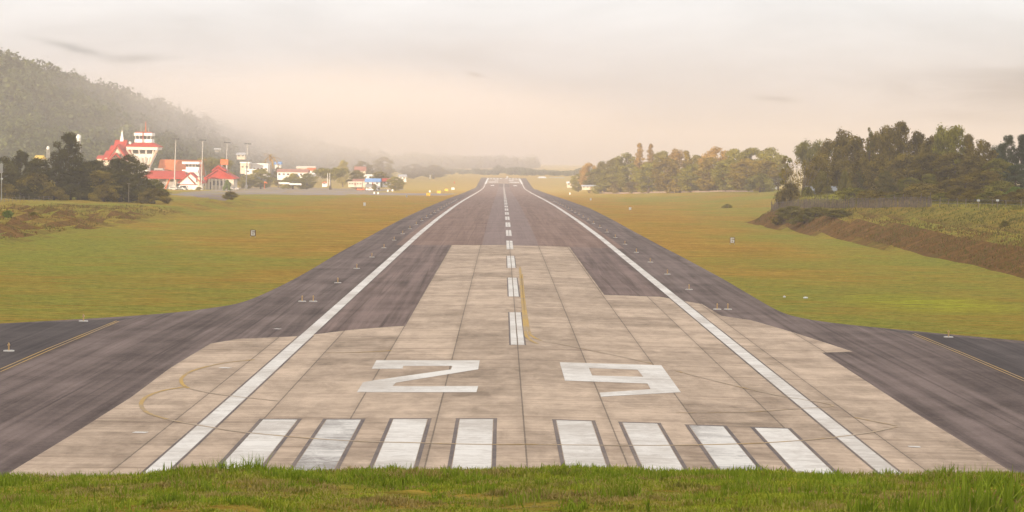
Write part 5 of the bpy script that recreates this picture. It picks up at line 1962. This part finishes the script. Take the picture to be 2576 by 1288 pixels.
# ------------------------------------------------------------------ sky and sun
w = bpy.data.worlds.new('World')
scene.world = w
w.use_nodes = True
t = NT(w.node_tree)
out = t.n('ShaderNodeOutputWorld')
bg = t.n('ShaderNodeBackground')
bg.inputs['Strength'].default_value = 1.0
t.l(bg.outputs[0], out.inputs[0])
sky = t.n('ShaderNodeTexSky')
sky.sky_type = 'NISHITA'
sky.sun_disc = False
sky.sun_elevation = SUN_EL
sky.sun_rotation = math.pi + SUN_AZ
sky.dust_density = 3.0
skc = t.n('ShaderNodeVectorMath', operation='MULTIPLY')
t.l(sky.outputs[0], skc.inputs[0])
skc.inputs[1].default_value = (0.1, 0.1, 0.1)
dirv = t.n('ShaderNodeTexCoord').outputs['Generated']
x, y, z = t.sep(dirv)
el = t.math('DIVIDE', z, t.math('MAXIMUM', y, 0.05))
azm = t.math('DIVIDE', x, t.math('MAXIMUM', y, 0.05))
cn = t.noise(t.scale(dirv, (4.5, 4.5, 18)), 1.0, 6, 0.58, 0.8)
cn2 = t.noise(t.scale(dirv, (14, 14, 60)), 1.0, 5, 0.6, 0.6)
low = t.mix(t.ramp(el, 0.0, 0.085), (0.485, 0.415, 0.385), (0.71, 0.72, 0.735))
cl_ = t.mix(t.ramp(z, 0.09, 0.32), low, (1.0, 0.985, 0.97))
shade_ = t.ramp(t.math('ADD', t.math('MULTIPLY', cn, 0.7), t.math('MULTIPLY', cn2, 0.3)), 0.36, 0.62, 1.07, 0.87)
cs_ = t.n('ShaderNodeVectorMath', operation='SCALE')
t.l(cl_, cs_.inputs[0])
t.l(shade_, cs_.inputs['Scale'])
col = cs_.outputs[0]
fwd = t.math('GREATER_THAN', y, 0.2)


def patch(col, px, py, sa, se, dark, amt, tilt=0.0):
    d = ray(px, py)
    a0 = t.math('SUBTRACT', azm, d.x)
    e0_ = t.math('SUBTRACT', t.math('SUBTRACT', el, d.z), t.math('MULTIPLY', a0, tilt))
    wa = t.math('ADD', a0, t.ramp(cn2, 0.3, 0.7, -sa * .5, sa * .5))
    we = t.math('ADD', e0_, t.ramp(cn2, 0.3, 0.7, -se * .8, se * .8))
    q_ = t.math('ADD', t.math('POWER', t.math('ABSOLUTE', t.math('DIVIDE', wa, sa)), 2.0), t.math('POWER', t.math('ABSOLUTE', t.math('DIVIDE', we, se)), 2.0))
    g_ = t.math('MULTIPLY', t.math('POWER', 2.718, t.math('MULTIPLY', q_, -1.0)), amt)
    g_ = t.math('MULTIPLY', g_, fwd)
    return t.mix(g_, col, dark)


u_ = 1 / F
col = patch(col, 185, 122, 80 * u_, 10 * u_, (0.22, 0.24, 0.26), 0.75, -0.22)
col = patch(col, 330, 150, 75 * u_, 10 * u_, (0.24, 0.25, 0.26), 0.65, 0.06)
col = patch(col, 1197, 188, 20 * u_, 5 * u_, (0.26, 0.23, 0.21), 0.8, -0.15)
col = patch(col, 1950, 250, 46 * u_, 7 * u_, (0.24, 0.22, 0.22), 0.7, -0.08)
col = patch(col, 2560, 240, 330 * u_, 60 * u_, (0.25, 0.23, 0.23), 0.85, -0.02)
col = patch(col, 1150, 130, 260 * u_, 34 * u_, (0.46, 0.41, 0.39), 0.25, 0.03)
mixs = t.mix(0.88, skc.outputs[0], col)
t.l(mixs, bg.inputs['Color'])

sun_d = bpy.data.lights.new('sun', 'SUN')
sun_d.energy = 5.0
sun_d.angle = R(0.6)
sun_d.color = (1.0, 0.78, 0.57)
sun = bpy.data.objects.new('sun', sun_d)
C.objects.link(sun)
Sv = Vector((-math.sin(SUN_AZ) * math.cos(SUN_EL), -math.cos(SUN_AZ) * math.cos(SUN_EL), math.sin(SUN_EL)))
sun.rotation_euler = Sv.to_track_quat('Z', 'Y').to_euler()
sun.location = (-300, -300, 300)

# ------------------------------------------------------------------ render settings
scene.view_settings.view_transform = 'Standard'
scene.view_settings.look = 'None'
scene.view_settings.exposure = 0.7
scene.view_settings.gamma = 1.0
scene.render.engine = 'CYCLES'
cy_ = scene.cycles
cy_.use_denoising = True
cy_.max_bounces = 6
cy_.diffuse_bounces = 3
cy_.transparent_max_bounces = 8
cy_.volume_bounces = 2
cy_.use_adaptive_sampling = True
cy_.adaptive_threshold = 0.02
cy_.sample_clamp_indirect = 6.0
